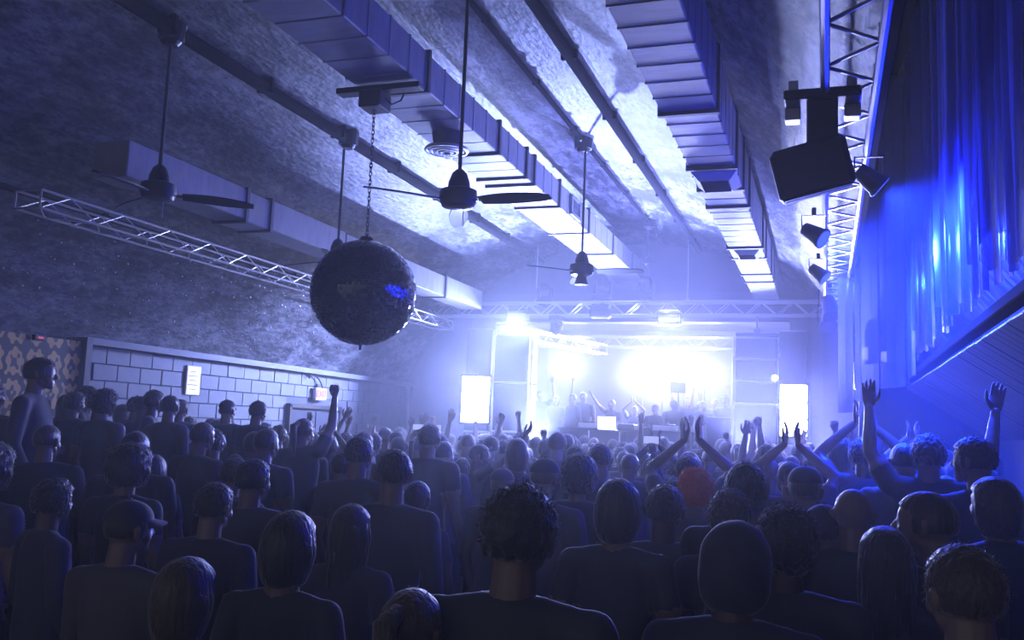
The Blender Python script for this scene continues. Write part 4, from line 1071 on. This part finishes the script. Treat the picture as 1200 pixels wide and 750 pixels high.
P(806, 533, 29, 'clap', 'short', 'person clapping with both arms making an arch before the right speaker stack')
P(926, 540, 28, 'clap', 'crop', 'person clapping overhead in the glare of the right blinder panel')
P(985, 512, 26, 'fist_up', 'bob', 'person with an arm raised below the far end of the blue curtain')
P(1012, 512, 28, 'clap', 'messy', 'person clapping high below the blue curtain')
P(1060, 518, 28, 'down', 'crop', 'person standing below the lamp box behind the curtain')
P(1088, 508, 32, 'both_up', 'messy', 'person with both arms thrown up under the boarded soffit')
P(953, 528, 18, 'fist_up', 'crop', 'far person with a pale arm raised right of the right blinder panel')
P(865, 520, 17, 'fist_up', 'ponytail', 'far person with one arm up at the foot of the right speaker stack')
P(832, 525, 18, 'both_up', 'crop', 'far person with two arms up left of the right speaker stack')
P(1145, 512, 34, 'down_long', 'short', 'dark person at the right below the boarded soffit', rz=.6)
P(1170, 560, 46, 'down', 'bob', 'shadowed person at the right edge of the crowd', rz=.7)
highlight_man = P(1090, 575, 52, 'drink', 'crop', 'shadowed person at the lower right holding a cup by the orange bag', rz=.5)
P(1040, 618, 60, 'down_f', 'long', 'long haired person in the dark at the lower right corner', rz=.3)
P(1135, 640, 80, 'down', 'short', 'person cut off by the lower right corner of the view', rz=.4)
P(250, 566, 54, 'down', 'short', 'shadowed person among the dark heads at lower left')
P(150, 585, 66, 'folded', 'cap', 'capped person deep in shadow at lower left')
P(60, 560, 58, 'down_long', 'messy', 'shadowed person at the left edge below the wallpaper', rz=-.4)
P(480, 690, 92, 'down_f', 'ponytail', 'person with a ponytail in the dark at the bottom of the view')
P(215, 655, 95, 'down_f', 'bob', 'bob haired person in the dark at the bottom left corner')
# the rest of the packed crowd
rc = random.Random(77)
tries = 0
hairs = ['short'] * 6 + ['crop'] * 5 + ['messy'] * 3 + ['cap'] * 2 + ['bob'] * 2 + ['long'] * 2 + ['ponytail', 'bun', 'curly', 'fair', 'bald', 'afro', 'hood']
hn = {'short': 'short haired', 'crop': 'close cropped', 'messy': 'messy haired', 'cap': 'capped', 'bob': 'bob haired', 'long': 'long haired', 'ponytail': 'ponytailed', 'bun': 'top knotted', 'curly': 'curly haired', 'fair': 'pale haired', 'bald': 'bald', 'afro': 'afro haired', 'hood': 'hooded'}
pn = {'down': '', 'down_f': '', 'down_long': '', 'folded': '', 'folded_f': '', 'both_up': ' with arms up', 'both_up_f': ' with arms up', 'clap': ' clapping overhead', 'clap_f': ' clapping overhead', 'fist_up': ' raising one fist', 'phone': ' with raised hands', 'phone_f': ' with raised hands', 'reach': ' reaching up sideways', 'drink': ''}
def visible(x, y):
    c = _R.T @ np.array([x, y, 1.7 - CZ]); u = 600 - F * c[0] / c[2]; return -40 < u < 1240, u
filled = []
while tries < 9000 and len(placed) < 285:
    tries += 1
    y = 2.9 + 12.3 * math.sqrt(rc.random()); x = rc.uniform(-7.7, 1.4)
    if y > 12.1 and x > 1.0: continue
    ok, u = visible(x, y)
    if not ok: continue
    if y < 4.2 and u > 420: continue
    if x < -5.2 and 5.0 < y < 8.9 and rc.random() < .4: continue
    md = .44 if y > 8 else .50
    if any((x - a) ** 2 + (y - b) ** 2 < md * md for a, b in placed): continue
    if any(y < hy and hy > 3.9 and hu > 230 and abs(u - hu) < .5 * (hw + F * .2 / y) for hu, hw, hy in heads): continue
    placed.append((x, y)); filled.append((x, y, u))
filled.sort(key=lambda a: -a[1])
crowd = {}
for x, y, u in filled:
    hair = rc.choice(hairs); fem = hair in ('bob', 'long', 'ponytail', 'bun')
    r = rc.random()
    body = ('down_f' if r < .6 else 'folded_f') if fem else ('down' if r < .5 else 'down_long' if r < .75 else 'folded')
    if y > 9.5 and rc.random() < .10: body = rc.choice(['both_up', 'clap', 'fist_up', 'reach', 'both_up_f', 'fist_up'])
    h = (rc.gauss(1.64, .05) if fem else rc.gauss(1.74, .06)); h = min(max(h, 1.53), 1.86)
    if y < 4.5: h = min(h, 1.68)
    z0 = .4 if (x < -5.4 and 5.2 < y < 8.7) else 0
    if z0: h = min(h, 1.66)
    zone = ('in left foreground' if y < 5.5 and u < 500 else 'in right foreground' if y < 5.5 else
            'on low platform' if z0 else 'by block wall' if x < -5.6 else 'below mirror ball' if u < 500 else 'near left stack' if u < 640 else
            'near centre stage' if u < 780 else 'near right stack' if u < 930 else 'under blue curtain')
    lab = hn[hair] + ' person' + pn[body] + ' ' + zone + ('' if y < 5.5 else ' far down hall' if y > 10 else ' halfway down hall')
    o = person(x, y, z0, h, rc.uniform(-.35, .35) - x * .02, body, hair, lab, 'packed crowd on the floor', (rc.uniform(-.03, .05), rc.uniform(-.04, .04)))
    crowd.setdefault(lab, []).append((u, o))
ORD = ['first', 'second', 'third', 'fourth', 'fifth', 'sixth', 'seventh', 'eighth', 'ninth', 'tenth']
for lab, l in crowd.items():
    if len(l) < 2: continue
    for k, (u, o) in enumerate(sorted(l, key=lambda a: a[0])): o['label'] = lab + ', ' + ORD[k] + ' from left'
# performers and friends on the stage, facing the crowd
def perf(u, v, y, body, hair, label, rz=PI):
    p = atY(u, v, y); h = min(max((p.z - 1.0) / top_of(hair), 1.5), 1.92); person(p.x, y, 1.0, h, rz, body, hair, label)
perf(634, 457, 19.3, 'both_up', 'short', 'performer with both arms thrown up at the left of the stage')
perf(652, 464, 20.3, 'down', 'bob', 'hazy figure between the performer with both arms up and the next one')
perf(672, 461, 19.4, 'down_long', 'short', 'performer standing in profile left of the raised arm', 2.4)
perf(684, 459, 20.2, 'fist_up', 'crop', 'performer punching one arm up left of the middle of the stage')
perf(717, 468, 19.9, 'reach', 'ponytail', 'performer reaching one arm sideways behind the laptop')
perf(744, 476, 20.4, 'clap', 'crop', 'performer with arms crossed overhead at the middle of the stage')
perf(768, 478, 19.2, 'folded', 'cap', 'capped performer bent over the performance desk')
perf(790, 468, 19.2, 'folded', 'short', 'performer at the desk below the small screen')
perf(806, 464, 20.5, 'both_up_f', 'long', 'performer with both arms up right of the small screen')
perf(824, 470, 20.2, 'fist_up', 'short', 'performer raising a fist near the right speaker stack')
perf(838, 467, 20.8, 'both_up', 'crop', 'rearmost performer with arms up beside the right speaker stack')
perf(850, 463, 20.3, 'down', 'messy', 'performer standing still against the right speaker stack')
# orange bag built as a pouch, added for the reddish gleam on a hand
h_ = in_hand(highlight_man, 'drink') @ Vector((0, .03, .085))
t = thing('hand_highlight', 'small orange bag added as a shape in the dark at the lower right', 'highlight', h_ - Vector((0, 0, .075)))
obj('pouch', BX((0, 0, 0), (.07, .05, .10), .02), M['highlight_orange'], t); obj('strap', ring(bmesh.new(), (0, 0, .075), .03, .005, 14, 5, 'Y'), M['highlight_orange'], t, True)
